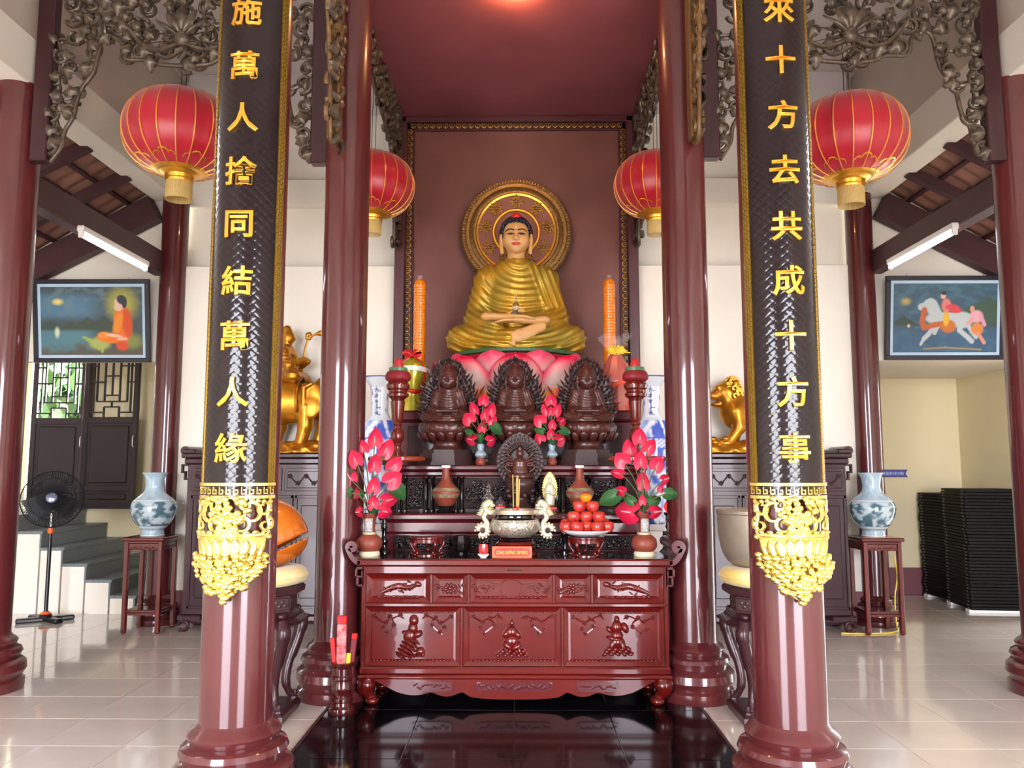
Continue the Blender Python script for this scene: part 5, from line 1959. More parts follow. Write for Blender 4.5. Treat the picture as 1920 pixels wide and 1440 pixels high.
PZ = 2.12
gf = thing('wrapped_gift', 'yellow-wrapped gift tower with red bow beside the left orange candle', 'gift', (-.955, 7.36, PZ))
MB().lathe(prof_smooth([(.13, 0), (.12, .08), (.10, .14), (.115, .20), (.135, .28), (.15, .36), (.13, .43), (.07, .48), (.03, .50)], 3) + [(.0, .5)], 14).build('yellow_wrap', M['gift_gold'], gf, 30)
rb = MB()
rb.grid(lambda a, c: (.158 * sin((a - .5) * 3.2), -.158 * cos((a - .5) * 3.2), .335 + .045 * c + .03 * sin(a * PI)), 20, 1)
rb.build('white_band', M['white'], gf, 60)
ro_ = MB()
ro_.tube(smooth_line([(-.15, -.03, .36), (-.12, -.08, .43), (-.04, -.1, .485), (0, -.08, .51), (.06, -.09, .47), (.11, -.08, .40), (.12, -.10, .30), (.09, -.13, .20)], 4), .014, 6, flat=.5)
ro_.tube(smooth_line([(-.03, -.12, .19), (.04, -.13, .17), (.09, -.11, .19)], 4), .018, 6)
for i in range(7):
    a = 2 * PI * i / 7
    ro_.tube(smooth_line([(0, -.06, .52), (.06 * cos(a), -.06 - .03 * sin(a), .535 + .03 * sin(a)), (.09 * cos(a + .4), -.06, .53 + .035 * sin(a + .4)), (.02 * cos(a), -.06, .52)], 4), .014, 6, flat=.4)
ro_.build('red_bow', M['red'], gf, 60)
g2 = thing('wrapped_gift', 'red-wrapped gift tower with yellow bow beside the right orange candle', 'gift', (.925, 7.36, PZ))
MB().lathe(prof_smooth([(.13, 0), (.13, .12), (.15, .20), (.17, .27), (.14, .36), (.10, .44), (.055, .52), (.03, .54)], 3) + [(.0, .54)], 12).build('red_wrap', M['gift_red'], g2, 25)
pu = MB()
rnd = random.Random(4)
pu.grid(lambda a, c: ((.03 + .12 * c) * cos(a * 2 * PI) * (1 + .2 * sin(a * 31)), (.03 + .07 * c) * sin(a * 2 * PI), .54 + .17 * c + .025 * sin(a * 23)), 40, 4)
pu.build('clear_film_top', M['film'], g2, 60)
pu2 = MB().lathe(prof_smooth([(.16, .05), (.18, .2), (.185, .28), (.13, .42), (.04, .55)], 3), 9)
pu2.build('clear_film', M['film'], g2, 20)
bo = MB()
for i in range(10):
    a = 2 * PI * i / 10
    bo.tube(smooth_line([(0, -.04, .55), (.05 * cos(a), -.07, .56 + .035 * sin(a)), (.09 * cos(a), -.05, .56 + .045 * sin(a))], 4), [.016] * 5 + [.018, .015, .010, .004], 6, flat=.5)
bo.tube([(.02, -.06, .55), (.13, -.06, .535)], [.014, .003], 6, flat=.5)
bo.build('yellow_bow', M['yellow'], g2, 60)
rb2 = MB().tube(smooth_line([(-.16, -.06, .17), (-.06, -.15, .22), (.06, -.17, .26), (.16, -.08, .29)], 5), .022, 6, flat=.5)
rb2.build('orange_ribbon', mat('ribbon', rgb(236, 72, 24), .35), g2, 60)

tcn = thing('tall_candle', '', 'candle', group='pair of tall orange candles')
cnp = [(.055, 0), (.055, .02)]
z = .02
for i in range(44):
    z = .02 + i * .0282
    cnp += [(.056, z + .004), (.0605, z + .014), (.056, z + .0255)]
cnp += [(.052, 1.28), (.036, 1.31), (.0, 1.318)]
MB().lathe(cnp, 28).build('wax_body', M['candle'], tcn, 60)
MB().lathe([(.025, 1.30), (.018, 1.325), (.026, 1.35), (.012, 1.345), (.0, 1.34)], 10).build('film_twist', M['film'], tcn, 30)
MB().lathe([(.075, 0), (.08, .02), (.062, .05), (.06, .05), (.0, .05)], 24).build('gold_cup', M['gold'], tcn, 40)
tcn.location = (-.937, 7.66, PZ)
tcn['label'] = 'tall wrapped orange candle behind the yellow-wrapped gift'
dup(tcn, (.905, 7.66, PZ), 'tall wrapped orange candle behind the red-wrapped gift')


# ------------------------------------------------------------------ big blue and white floor vases
def painted_lathe(prof, paint, n=72):
    mb = MB()
    mb.lathe(prof, n)
    for (x, y, z) in mb.v:
        mb.col.append(paint(atan2(x, -y), z, sqrt(x * x + y * y)))
    return mb


def mixc(a, b, t):
    t = max(0, min(1, t))
    return tuple(a[i] * (1 - t) + b[i] * t for i in range(3)) + (1,)


WHT, BLU, LBL = rgb(226, 233, 240), rgb(64, 92, 190), rgb(150, 176, 224)
FH = 2.44


def paint_floor_vase(a, z, r):
    n = noise.fractal(Vector((a * 1.6, z * 7.0, r)), 1.0, 2.0, 4)
    n2 = noise.noise(Vector((a * 5.0, z * 16.0, 3.3)))
    if z > FH - .03:
        return BLU if r > .15 and z > FH - .006 else WHT
    if z > FH - .40:
        if FH - .34 < z < FH - .07 and abs(abs(a) - .95) < .28:
            return mixc(WHT, BLU, (n2 - .15) * 4)
        return mixc(WHT, LBL, .15)
    if abs(z - (FH - .615)) < .035:
        return mixc(BLU, WHT, .55 + .5 * sin(a * 24) * sin(z * 180))
    if abs(z - (FH - .66)) < .008 or abs(z - (FH - .575)) < .006:
        return BLU
    t = (n * 1.6 + .55 * n2 - .02) * 2.2
    return mixc(mixc(WHT, LBL, n2 * 2 + .3), BLU, t)


fz0 = 1.10
prof = [(.10, fz0), (.115, fz0 + .02), (.135, fz0 + .12), (.165, fz0 + .30), (.185, fz0 + .52), (.19, fz0 + .66), (.18, fz0 + .80), (.145, fz0 + .91), (.095, fz0 + .97), (.075, fz0 + 1.03), (.082, fz0 + 1.15), (.098, fz0 + 1.26), (.125, fz0 + 1.315), (.155, fz0 + 1.335), (.158, fz0 + 1.345)]
fvb = thing('floor_vase', '', 'vase', group='pair of blue and white vases')
pr = []
for p in smooth_line([(r, z, 0) for r, z in prof], 9):
    pr.append((p[0], p[1]))
painted_lathe(pr + [(.145, fz0 + 1.335), (.07, fz0 + 1.2), (.0, fz0 + 1.1)], paint_floor_vase, 96).build('painted_body', M['porcelain'], fvb, 180)
# brushed inscription on the neck: vertical row of small strokes
ins = MB()
rnd = random.Random(8)
Rn = .088
for k in range(5):
    zc = FH - .125 - .055 * k
    for i in range(5):
        a = -.10 + rnd.uniform(-.2, .2)
        w, h = (.016, .003) if i % 2 else (.003, .016)
        zz = zc + rnd.uniform(-.016, .016)
        rr_ = Rn + .014 * max(0, (zz - (FH - .23)) / .18) + .003
        ins.box(-w, w, -.001, .001, -h, h, X=RZ(a) @ T(0, -rr_, zz))
ins.build('brushed_inscription', mat('ink', rgb(60, 76, 130), .4), fvb, 0)
st = MB()
for (x, y) in ((-.13, -.13), (.13, -.13), (-.13, .13), (.13, .13)):
    st.box(x - .02, x + .02, y - .02, y + .02, 0, 1.04, .004)
fvb.location = (-1.262, 7.40, 0)
fvb['label'] = 'tall blue and white porcelain vase behind the incense-pot end bouquet'
f2 = dup(fvb, (1.250, 7.40, 0), 'tall blue and white porcelain vase behind the apple-plate end bouquet')
vst = thing('vase_stand', 'dark square stand under the blue and white vase behind the incense-pot end bouquet', 'stand', (-1.262, 7.40, 0))
st.build('four_posts', M['blackgloss'], vst, 0)
MB().box(-.16, .16, -.16, .16, 1.04, 1.10, .008).build('square_top', M['white'], vst, 0)
MB().box(-.15, .15, -.15, .15, .15, .19, .008).build('lower_shelf', M['blackgloss'], vst, 0)
dup(vst, (1.250, 7.40, 0), 'dark square stand under the blue and white vase behind the apple-plate end bouquet')
# ================================================================== FLOOR ITEMS AROUND THE ALTAR
po = thing('incense_pot', 'dark turned wooden pot holding red incense packets beside the offering table', 'pot', (-1.135, 5.44, 0))
MB().lathe([(.085, 0), (.09, .012), (.085, .04), (.068, .055), (.066, .075), (.074, .085), (.074, .105), (.066, .115), (.066, .15), (.072, .16), (.066, .17), (.066, .215), (.074, .225), (.074, .24), (.066, .25), (.066, .29), (.074, .30), (.076, .325), (.066, .328), (.060, .30), (.0, .20)], 32).build('turned_pot', mat('potwood', rgb(66, 18, 20), .15, coat=.7), po, 35)
for i, (dx, dy, w, h, m_, rx, lab) in enumerate((
        (-.005, -.025, .031, .255, 'foil', .0, 'tall foil incense packet with red top in the middle of the dark pot'),
        (-.045, .005, .016, .15, 'red', -.10, 'short red incense packet at the left rim of the dark pot'),
        (.045, .01, .018, .16, 'dark', .10, 'dark incense packet leaning right in the dark pot'),
        (-.030, .028, .016, .09, 'yellow', -.06, 'yellow incense bundle at the back left of the dark pot'),
        (.033, -.012, .014, .085, 'yellow', .05, 'yellow incense bundle at the front right of the dark pot'))):
    p = thing('incense_packet', lab, 'incense packet', po.location + Vector((dx, dy, .21)), 0, 'incense packets in the dark pot')
    X = RY(rx)
    if m_ == 'foil':
        MB().box(-w, w, -.014, .014, 0, h + .11, .006, X=X).build('foil_sleeve', mat('foil', rgb(226, 176, 176), .2, metal=.3, c2=rgb(206, 36, 44), vscale=26), p, 0)
        MB().box(-w - .001, w + .001, -.016, .016, h + .11, h + .165, .006, X=X).build('red_cap', M['red'], p, 0)
    elif m_ == 'red':
        MB().box(-w, w, -.012, .012, .09, h + .12, .004, X=X).build('red_sleeve', M['red'], p, 0)
        MB().box(-w * .9, w * .9, -.011, .011, 0, .17, .004, X=X).build('yellow_ends', M['yellow'], p, 0)
    elif m_ == 'dark':
        MB().box(-w, w, -.012, .012, 0, h + .10, .004, X=X).build('dark_sleeve', mat('dksleeve', rgb(120, 40, 50), .4), p, 0)
        MB().box(-w, w, -.0125, .0125, h + .1, h + .14, .004, X=X).build('red_cap', M['red'], p, 0)
    else:
        MB().box(-w, w, -.010, .010, 0, h + .09, .003, X=X).build('yellow_sticks', M['yellow'], p, 0)
        MB().box(-w - .001, w + .001, -.011, .011, .03, .05, .002, X=X).build('red_tie', M['red'], p, 0)


# ------------------------------------------------------------------ drum stands, cushions, wooden fish, bowl
def drum_stand(label, x, y):
    t = thing('drum_stand', label, 'stand', (x, y, 0))
    MB().lathe([(.24, .78), (.27, .79), (.275, .82), (.26, .835), (.0, .835)], 8, X=RZ(PI / 8)).build('stand_top', M['darkwood'], t, 0)
    b = MB()
    b.lathe([(.22, .67), (.22, .78), (.0, .78)], 8, X=RZ(PI / 8))
    b.lathe([(.25, .64), (.26, .65), (.22, .675), (.0, .675)], 8, X=RZ(PI / 8))
    b.lathe([(.22, .57), (.30, .60), (.31, .625), (.25, .645), (.0, .645)], 8, X=RZ(PI / 8))
    b.build('carved_waist', M['darkwood'], t, 0)
    pn = MB()
    for i in range(8):
        X = RZ(2 * PI * i / 8)
        pn.box(-.075, .075, -.208, -.200, .69, .765, .003, X=X)
        for k in range(6):
            pn.ball((-.05 + .02 * k, -.21, .728 + .012 * (-1) ** k), (.014, .006, .012), 6, 4, X=X)
    pn.build('waist_panels', M['statue_dark'], t, 40)
    lm = MB().tube(smooth_line([(0, -.26, .62), (0, -.29, .56), (0, -.26, .45), (0, -.20, .30), (0, -.185, .18), (0, -.22, .10), (0, -.25, .085), (0, -.255, .12)], 5), [.040] * 4 + [.046] * 4 + [.038] * 6 + [.030] * 8 + [.024] * 8 + [.018] * 6, 10)
    lm.ball((0, -.262, .66), (.03, .02, .02), 8, 5)
    lme = lm.mesh('curved_leg', M['darkwood'], 60)
    for i in range(4):
        link('curved_leg', lme, t, None, (0, 0, PI / 4 + PI / 2 * i))
    fo = MB()
    fo.lathe([(.29, .0), (.30, .02), (.30, .05), (.27, .07), (.0, .07)], 4, X=RZ(PI / 4))
    for i in range(4):
        fo.ball((0, -.24, .075), (.035, .035, .02), 8, 5, X=RZ(PI / 4 + PI / 2 * i))
    fo.build('base_plinth', M['darkwood'], t, 0)
    return t


DY = 5.38
xl, xr = -1.66, 1.64
drum_stand('carved dark stand with curved legs under the orange wooden fish', xl, DY)
drum_stand('carved dark stand with curved legs under the bronze bowl', xr, DY)
for x, w in ((xl, 'pale yellow round cushion under the orange wooden fish'), (xr, 'pale yellow round cushion under the bronze bowl')):
    c = thing('round_cushion', w, 'cushion', (x, DY, .835))
    MB().lathe(prof_smooth([(.20, .0), (.265, .02), (.285, .06), (.265, .105), (.20, .125), (.12, .115)]) + [(.0, .105)], 40).build('padding', M['cushion'], c, 180)
    MB().tube([(.286 * cos(a), .286 * sin(a), .062) for a in np.linspace(0, 2 * PI, 41)[:-1]], .006, 6, True).build('piping', M['cushion'], c, 60)
wf = thing('wooden_fish', 'large orange lacquered wooden fish drum with a diagonal slit', 'drum', (xl, DY, .945))
s = Sculpt((-.36, -.34, -.04), (.36, .34, .50), .011)
d = s.ell((0, 0, .20), (.285, .27, .205))
d = s.smin(d, s.ell((.02, 0, .27), (.20, .2, .18)), .08)
Xs, Ys, Zs = s.X, s.Y, s.Z
plane = np.abs((Zs - .150) - (Xs - .16) * .52)
slit = np.maximum(plane - .017, np.maximum(-(Xs + .12), -.2 - Xs))
slit = np.maximum(slit, -(Xs + .10))
d = np.maximum(d, -slit)
hollow = s.ell((0, 0, .20), (.235, .22, .16))
d = np.maximum(d, -hollow)
d = np.maximum(d, -(Zs - .0))
s.d = d
link('hollow_body', s.mesh('hollow_body', M['fishwood'], 50), wf)
sli = MB()
sli.box(-.08, .262, -.18, -.175, -.019, -.016, X=T(.0, 0, .150 - .16 * .52) @ RY(-atan2(.52, 1)))
sli.lathe([(.0, -.22), (.0, -.2)], 6) if False else None
MB().ball((-.24, 0, .34), (.07, .12, .06), 14, 8).build('handle_knob', M['fishwood'], wf, 180)
bb = thing('bronze_bowl', 'large grey bronze singing bowl on a cushion at the right of the altar', 'bell', (xr, DY, .945))
MB().lathe(prof_smooth([(.0, .0), (.14, .005), (.22, .04), (.265, .12), (.285, .24), (.29, .36), (.292, .375)]) + [(.284, .378), (.275, .36), (.26, .2), (.2, .06), (.0, .03)], 56).build('bowl_wall', M['bronze'], bb, 60)
MB().lathe([(.289, .352), (.296, .36), (.296, .378), (.284, .382), (.280, .378)], 56).build('rim_band', M['bronze'], bb, 30)


# ------------------------------------------------------------------ side cabinets with gilt riders
def cabinet(label, x, mirror):
    t = thing('side_cabinet', label, 'cabinet', (x, 8.08, 0))
    q = 1
    Wd, y0, y1 = .72, -.02, .38
    MB().box(-Wd, Wd, y0, y1, .16, 1.64, .006).build('carcass', M['darkwood'], t, 0)
    tp = MB()
    tp.box(-Wd - .06, Wd + .06, y0 - .04, y1, 1.70, 1.75, .012)
    tp.box(-Wd - .03, Wd + .03, y0 - .025, y1, 1.64, 1.70, .012)
    tp.build('top_slab', M['darkwood'], t, 0)
    for sx in (-1, 1):
        r = MB()
        r.tube([(sx * (Wd + .03), y0 - .02, 1.775), (sx * (Wd + .03), y1, 1.775)], .045, 12)
        r.box(sx * (Wd - .08), sx * (Wd + .05), y0 - .03, y1, 1.745, 1.79, .01)
        r.build('scroll_end', M['darkwood'], t, 40)
        f = MB()
        for (xa, xb, za, zb_) in ((.0, .07, 1.62, 1.64), (.05, .07, 1.55, 1.64), (.02, .07, 1.55, 1.57), (.02, .04, 1.50, 1.57), (.0, .04, 1.48, 1.50)):
            f.box(sx * (Wd + xa), sx * (Wd + xb), y0, y0 + .04, za, zb_, .003)
        f.build('fret_bracket', M['darkwood'], t, 0)
        ft = MB()
        ft.box(sx * (Wd - .2), sx * (Wd + .04), y0 - .03, y1, .10, .16, .012)
        ft.tube([(sx * (Wd - .02 + .05 * cos(a)), y0 - .01, .055 + .045 * sin(a)) for a in np.linspace(.4, 5.6, 14)], .018, 8)
        ft.tube([(sx * (Wd - .02 + .05 * cos(a)), y1 - .06, .055 + .045 * sin(a)) for a in np.linspace(.4, 5.6, 14)], .018, 8)
        ft.tube(smooth_line([(sx * (Wd - .02), y0 - .01, .12), (sx * (Wd - .2), y0 - .01, .10), (sx * (Wd - .34), y0 - .01, .13)], 4), .022, 8)
        ft.build('scroll_foot', M['darkwood'], t, 40)
    rnd = random.Random(31)
    for i in range(3):
        xa, xb = -Wd + .05 + i * .465, -Wd + .05 + i * .465 + .44
        p = MB()
        p.box(xa, xb, y0 - .012, y0 + .01, 1.37, 1.60, .004)
        p.box(xa + .03, xb - .03, y0 - .02, y0 + .01, 1.40, 1.57, .006)
        dr = p.build('drawer', M['darkwood'], t, 0)
        c = MB()
        c.tube(smooth_line([(xa + .06 + .08 * k, y0 - .024, 1.485 + .035 * (-1) ** k) for k in range(5)], 4), .007, 5)
        for k in range(5):
            fx, fz = xa + .06 + .08 * k, 1.485 + .035 * (-1) ** k
            for m in range(5):
                a = 2 * PI * m / 5
                c.ball((fx + .016 * cos(a), y0 - .024, fz + .016 * sin(a)), (.012, .006, .010), 6, 4)
        c.build('blossom_relief', M['darkwood'], dr, 60)
    for i in range(4):
        xa, xb = -Wd + .05 + i * .348, -Wd + .05 + i * .348 + .328
        p = MB()
        p.box(xa, xb, y0 - .010, y0 + .01, .22, 1.33, .004)
        p.box(xa, xa + .025, y0 - .022, y0, .22, 1.33, .004).box(xb - .025, xb, y0 - .022, y0, .22, 1.33, .004)
        p.box(xa, xb, y0 - .022, y0, .22, .25, .004).box(xa, xb, y0 - .022, y0, 1.30, 1.33, .004)
        p.box(xa + .06, xb - .06, y0 - .018, y0, .32, 1.23, .010)
        p.build('door', M['darkwood'], t, 0)
    return t


cabinet('long dark carved cabinet under the golden elephant rider', -2.585, False)
cabinet('long dark carved cabinet under the golden lion', 2.565, True)

GZ = 1.75
# golden rider on an elephant
el = thing('elephant_statue', 'golden statue of a robed rider on an elephant on the dark cabinet', 'statue', (-2.24, 8.22, GZ))
s = Sculpt((-.55, -.26, -.02), (.62, .26, .92), .0105)
d = s.ell((-.08, 0, .52), (.36, .20, .22))
d = s.smin(d, s.ell((.30, 0, .62), (.17, .15, .19)), .08)
for (x, y, dx) in ((.10, -.11, .02), (.24, .10, .04), (-.32, -.11, -.03), (-.22, .10, .03)):
    d = s.smin(d, s.cap((x, y, .46), (x - dx * .2, y, .28), .10, .075), .05)
    d = s.smin(d, s.cap((x - dx * .2, y, .28), (x - dx - .03, y, .10), .072, .062), .03)
d = s.smin(d, s.cap((.40, 0, .58), (.47, -.02, .38), .085, .06), .05)
d = s.smin(d, s.cap((.47, -.02, .38), (.50, -.03, .20), .058, .036), .03)
d = s.smin(d, s.cap((.50, -.03, .20), (.55, -.03, .16), .036, .028), .02)
for q in (-1, 1):
    d = s.smin(d, s.cap((.40, q * .07, .48), (.53, q * .10, .46), .022, .008), .015)
d = s.smin(d, s.cap((-.44, 0, .56), (-.50, 0, .30), .022, .016), .03)
d = np.maximum(d, -(s.Z - .09))
s.d = d
link('elephant_body', s.mesh('elephant_body', M['goldstatue']), el)
for q in (-1, 1):
    s = Sculpt((-.02, -.24 if q < 0 else .10, .34), (.32, -.10 if q < 0 else .24, .80), .0095)
    e = s.ell((.17, q * .165, .55), (.115, .024, .165))
    e = s.smin(e, s.ell((.15, q * .175, .44), (.10, .024, .09)), .04)
    rim = s.smin(s.cap((.09, q * .185, .66), (.17, q * .19, .70), .020), s.cap((.09, q * .185, .66), (.09, q * .185, .44), .024), .02)
    s.d = s.smin(e, rim, .01)
    link('ear', s.mesh('ear', M['goldstatue']), el)
sd = MB()
sd.grid(lambda a, b: (-.36 + .38 * b, .215 * sin((a - .5) * 4.2), .53 + .235 * cos((a - .5) * 4.2)), 24, 8)
sd.grid(lambda a, b: (-.36 + .38 * b, .228 * sin((a - .5) * 4.2), .53 + .248 * cos((a - .5) * 4.2)), 24, 8)
for b in (0, 1):
    sd.tube([(-.36 + .38 * b, .224 * sin((a - .5) * 4.2), .53 + .244 * cos((a - .5) * 4.2)) for a in np.linspace(0, 1, 20)], .014, 6)
sd.build('saddle_cloth', M['goldstatue'], el, 50)
s = Sculpt((-.42, -.31, .66), (.18, .31, 1.38), .0105)
d = s.ell((-.15, 0, .93), (.125, .105, .19))
d = s.smin(d, s.cap((-.15, -.10, 1.04), (-.15, .10, 1.04), .065), .06)
for q in (-1, 1):
    d = s.smin(d, s.cap((-.15, q * .13, 1.03), (-.08, q * .16, .90), .05, .042), .03)
    d = s.smin(d, s.cap((-.08, q * .16, .90), (.06, q * .06, .96), .042, .028), .03)
    d = s.smin(d, s.cap((-.15, q * .05, .80), (-.02, q * .20, .78), .085, .065), .05)
    d = s.smin(d, s.cap((-.02, q * .2, .78), (.0, q * .02, .80), .06, .04), .03)
d = s.smin(d, s.cap((-.15, 0, 1.08), (-.145, 0, 1.14), .042), .02)
d = s.smin(d, s.ell((-.135, 0, 1.20), (.068, .062, .082)), .02)
d = s.smin(d, s.ell((-.15, 0, 1.285), (.045, .045, .05)), .03)
d = s.smin(d, s.cap((-.075, 0, 1.20), (-.068, 0, 1.18), .010, .013), .015)
d = d - .007 * np.abs(np.sin((s.Z - .4 * np.abs(s.Y)) * 75)) * np.clip((1.06 - s.Z) / .05, 0, 1)
s.d = d
link('robed_rider', s.mesh('robed_rider', M['goldstatue']), el)
sc = MB()
sc.tube(smooth_line([(.03, -.04, .94), (.06, -.05, 1.10), (.09, -.05, 1.20)], 4), .010, 6)
for i in range(5):
    a = 2 * PI * i / 5
    sc.ball((.09 + .02 * cos(a), -.05, 1.21 + .02 * sin(a)), (.022, .018, .028), 8, 5)
sc.tube(smooth_line([(.09, -.05, 1.2), (.18, -.05, 1.235), (.25, -.05, 1.24)], 4), [.010] * 4 + [.022, .03, .034, .034, .028][:5], 8)
sc.build('lotus_sceptre', M['goldstatue'], el, 60)


def rock_base(parent, w, d_, h, seed):
    s = Sculpt((-w - .05, -d_ - .05, -.02), (w + .05, d_ + .05, h + .08), .012)
    d = s.ell((0, 0, .0), (w, d_, h))
    d = s.smin(d, s.ell((w * .3, -d_ * .2, .02), (w * .5, d_ * .6, h * .9)), .05)
    d = d - .012 * np.sin(s.X * 31 + seed) * np.sin(s.Z * 60 + s.X * 9) - .008 * np.sin(s.Y * 40)
    d = np.maximum(d, -s.Z)
    s.d = d
    link('rock_base', s.mesh('rock_base', M['goldstatue']), parent)


rock_base(el, .56, .23, .125, 1)
# golden lion
li_ = thing('lion_statue', 'golden crouching lion statue with curly mane on the dark cabinet', 'statue', (2.26, 8.22, GZ))
s = Sculpt((-.45, -.25, -.02), (.60, .25, .78), .0105)
d = s.ell((.18, 0, .42), (.30, .16, .17))
d = s.smin(d, s.ell((-.02, 0, .45), (.16, .15, .20)), .08)
d = s.smin(d, s.ell((-.10, 0, .62), (.135, .125, .125)), .06)
d = s.smin(d, s.ell((-.225, -.0, .585), (.085, .085, .065)), .035)
d = s.smin(d, s.ell((-.20, 0, .50), (.075, .070, .032)), .012)
mouth = s.ell((-.27, 0, .535), (.09, .08, .022))
d = -s.smin(-d, mouth, .012)
for q in (-1, 1):
    d = s.smin(d, s.ell((-.19, q * .065, .67), (.035, .03, .03)), .02)
    d = s.smin(d, s.ell((-.03, q * .12, .70), (.03, .025, .045)), .02)
for (x, y, k) in ((-.03, -.10, -.09), (.0, .10, -.02)):
    d = s.smin(d, s.cap((x, y, .42), (x + .03, y, .26), .082, .060), .04)
    d = s.smin(d, s.cap((x + .03, y, .26), (x + k, y, .10), .058, .05), .03)
    d = s.smin(d, s.ell((x + k - .04, y, .10), (.075, .055, .04)), .03)
for q in (-1, 1):
    d = s.smin(d, s.ell((.36, q * .10, .36), (.13, .08, .15)), .05)
    d = s.smin(d, s.cap((.34, q * .11, .28), (.40, q * .11, .10), .065, .05), .03)
    d = s.smin(d, s.ell((.35, q * .11, .10), (.08, .055, .04)), .03)
d = s.smin(d, s.cap((.46, 0, .46), (.52, 0, .66), .035, .055), .03)
d = np.maximum(d, -(s.Z - .07))
s.d = d
link('lion_body', s.mesh('lion_body', M['goldstatue']), li_)
mn = MB()
rnd = random.Random(2)
for i in range(70):
    a, b = rnd.uniform(-PI, PI), rnd.uniform(-.2, 1.35)
    x, y, z = -.045 + .15 * cos(b) * cos(a) * .5, .155 * cos(b) * sin(a), .60 + .165 * sin(b)
    if x < -.14 and z < .70:
        continue
    pts = [(x + .03 * cos(t) * (1 - t / 8), y + .012 * sin(a), z + .03 * sin(t) * (1 - t / 8)) for t in np.linspace(0, 5, 9)]
    mn.tube(pts, .013, 5)
mn.build('curly_mane', M['goldstatue'], li_, 60)
rock_base(li_, .48, .22, .13, 4)
lc = MB()
for i in range(7):
    lc.ball((-.36 + .035 * i, -.12 - .02 * sin(i), .12 + .03 * sin(i * 1.2)), (.06, .05, .028), 8, 5)
lc.build('cloud_scroll', M['goldstatue'], li_, 60)

# ------------------------------------------------------------------ red plant stands with celadon vases
ps = thing('plant_stand', '', 'stand', group='pair of red vase stands')
w = .165
lgm_ = MB()
lgm_.box(-.022, .022, -.022, .022, .03, .89, .006)
lgm_.ball((0, 0, .025), (.030, .030, .025), 8, 5)
lme = lgm_.mesh('leg', M['redwood'], 0)
for sx in (-1, 1):
    for sy in (-1, 1):
        link('leg', lme, ps, (sx * w, sy * w, 0))
tp = MB().box(-w - .045, w + .045, -w - .045, w + .045, .89, .925, .008)
tp.box(-w - .02, w + .02, -w - .02, w + .02, .865, .89, .006)
tp.build('stand_top', M['redwood'], ps, 0)
MB().box(-w, w, -w, w, .20, .225, .004).build('lower_shelf', M['tierwood'], ps, 0)
for i in range(4):
    a = MB().box(-w, w, -w - .012, -w + .012, .80, .865, .004)
    for k in range(9):
        a.ball((-.12 + .03 * k, -w - .012, .815 + .012 * (k % 2)), (.018, .006, .012), 6, 4)
    a.build('carved_apron', M['redwood'], ps, 0, rot=(0, 0, i * PI / 2))
    MB().box(-w, w, -w - .010, -w + .010, .175, .20, .003).build('lower_rail', M['redwood'], ps, 0, rot=(0, 0, i * PI / 2))
ps.location = (-3.65, 8.10, 0)
ps['label'] = 'tall red vase stand in front of the slim pillar by the stairs'
dup(ps, (3.55, 8.10, 0), 'tall red vase stand in front of the slim pillar by the blue arrow sign')
CEL, TEA, DK = rgb(164, 192, 208), rgb(196, 214, 220), rgb(74, 108, 122)


def paint_cel(a, z, r):
    n = noise.fractal(Vector((a * 2.2, z * 16, 1)), 1.0, 2.0, 4)
    if .10 < z < .345:
        return mixc(rgb(188, 206, 214), DK, (n * 1.6 + .28) * 2.0)
    if abs(z - .355) < .008 or abs(z - .088) < .006:
        return rgb(220, 226, 226)
    return mixc(CEL, TEA, n + .2)


cv = thing('celadon_vase', '', 'vase', group='pair of celadon vases')
prof = [(.105, 0), (.110, .01), (.105, .06), (.13, .085), (.185, .16), (.215, .25), (.21, .32), (.175, .37), (.105, .43), (.085, .48), (.088, .54), (.10, .59), (.12, .622), (.122, .63)]
pr = [(p[0], p[1]) for p in smooth_line([(r, z, 0) for r, z in prof], 8)]
painted_lathe(pr + [(.112, .628), (.08, .55), (.0, .5)], paint_cel, 80).build('painted_body', M['porcelain'], cv, 180)
MB().lathe([(.108, .0), (.113, .004), (.113, .012), (.108, .014)], 48).build('foot_rim', M['white'], cv)
cv.location = (-3.65, 8.10, .925)
cv['label'] = 'pale blue celadon vase on the red stand by the stairs'
dup(cv, (3.55, 8.10, .925), 'pale blue celadon vase on the red stand by the blue arrow sign')
yc = MB().tube(smooth_line([(3.86, 8.36, .7), (3.9, 8.40, .5), (3.82, 8.3, .3), (3.80, 8.25, .05), (3.7, 8.05, .012), (3.4, 7.98, .008), (3.15, 8.0, .008)], 6), .007, 6)
tag(yc.build('power_cord', M['yellow']), 'yellow cord running down to the floor beside the right vase stand', 'cord')
# small blue arrow sign on the pillar
bsn = thing('arrow_sign', 'small dark blue arrow-tailed sign on the slim right pillar', 'sign', (3.79, 8.40, 1.505))
MB().prism([(0, 0), (.27, 0), (.245, .04), (.27, .08), (0, .08)], -.008, .0).build('sign_plate', M['blue_sign'], bsn, 0)
tl = MB()
rnd = random.Random(9)
for i in range(13):
    tl.box(.022 + .016 * i, .022 + .016 * i + rnd.uniform(.006, .012), -.0095, -.008, .024 + rnd.uniform(0, .006), .052 + rnd.uniform(0, .006))
tl.build('pale_lettering', mat('pale', rgb(140, 148, 190), .5), bsn, 0)
MB().box(-.02, .02, -.005, .03, .02, .06).build('mounting_strap', M['steel'], bsn, 0)

# ------------------------------------------------------------------ stacks of thin black boards
rnd = random.Random(17)
bd = thing('black_board', '', 'board', group='stacked black boards')
b0 = MB().box(-.32, .32, -.32, .32, .004, .036, .004)
b0.build('board_slab', M['board_black'], bd, 0)
e = MB()
for q in (-1, 1):
    e.box(-.322, -.318, q * .25 - .02, q * .25 + .02, .010, .026)
e.build('metal_clip', mat('clip', rgb(96, 92, 88), .5), bd, 0)


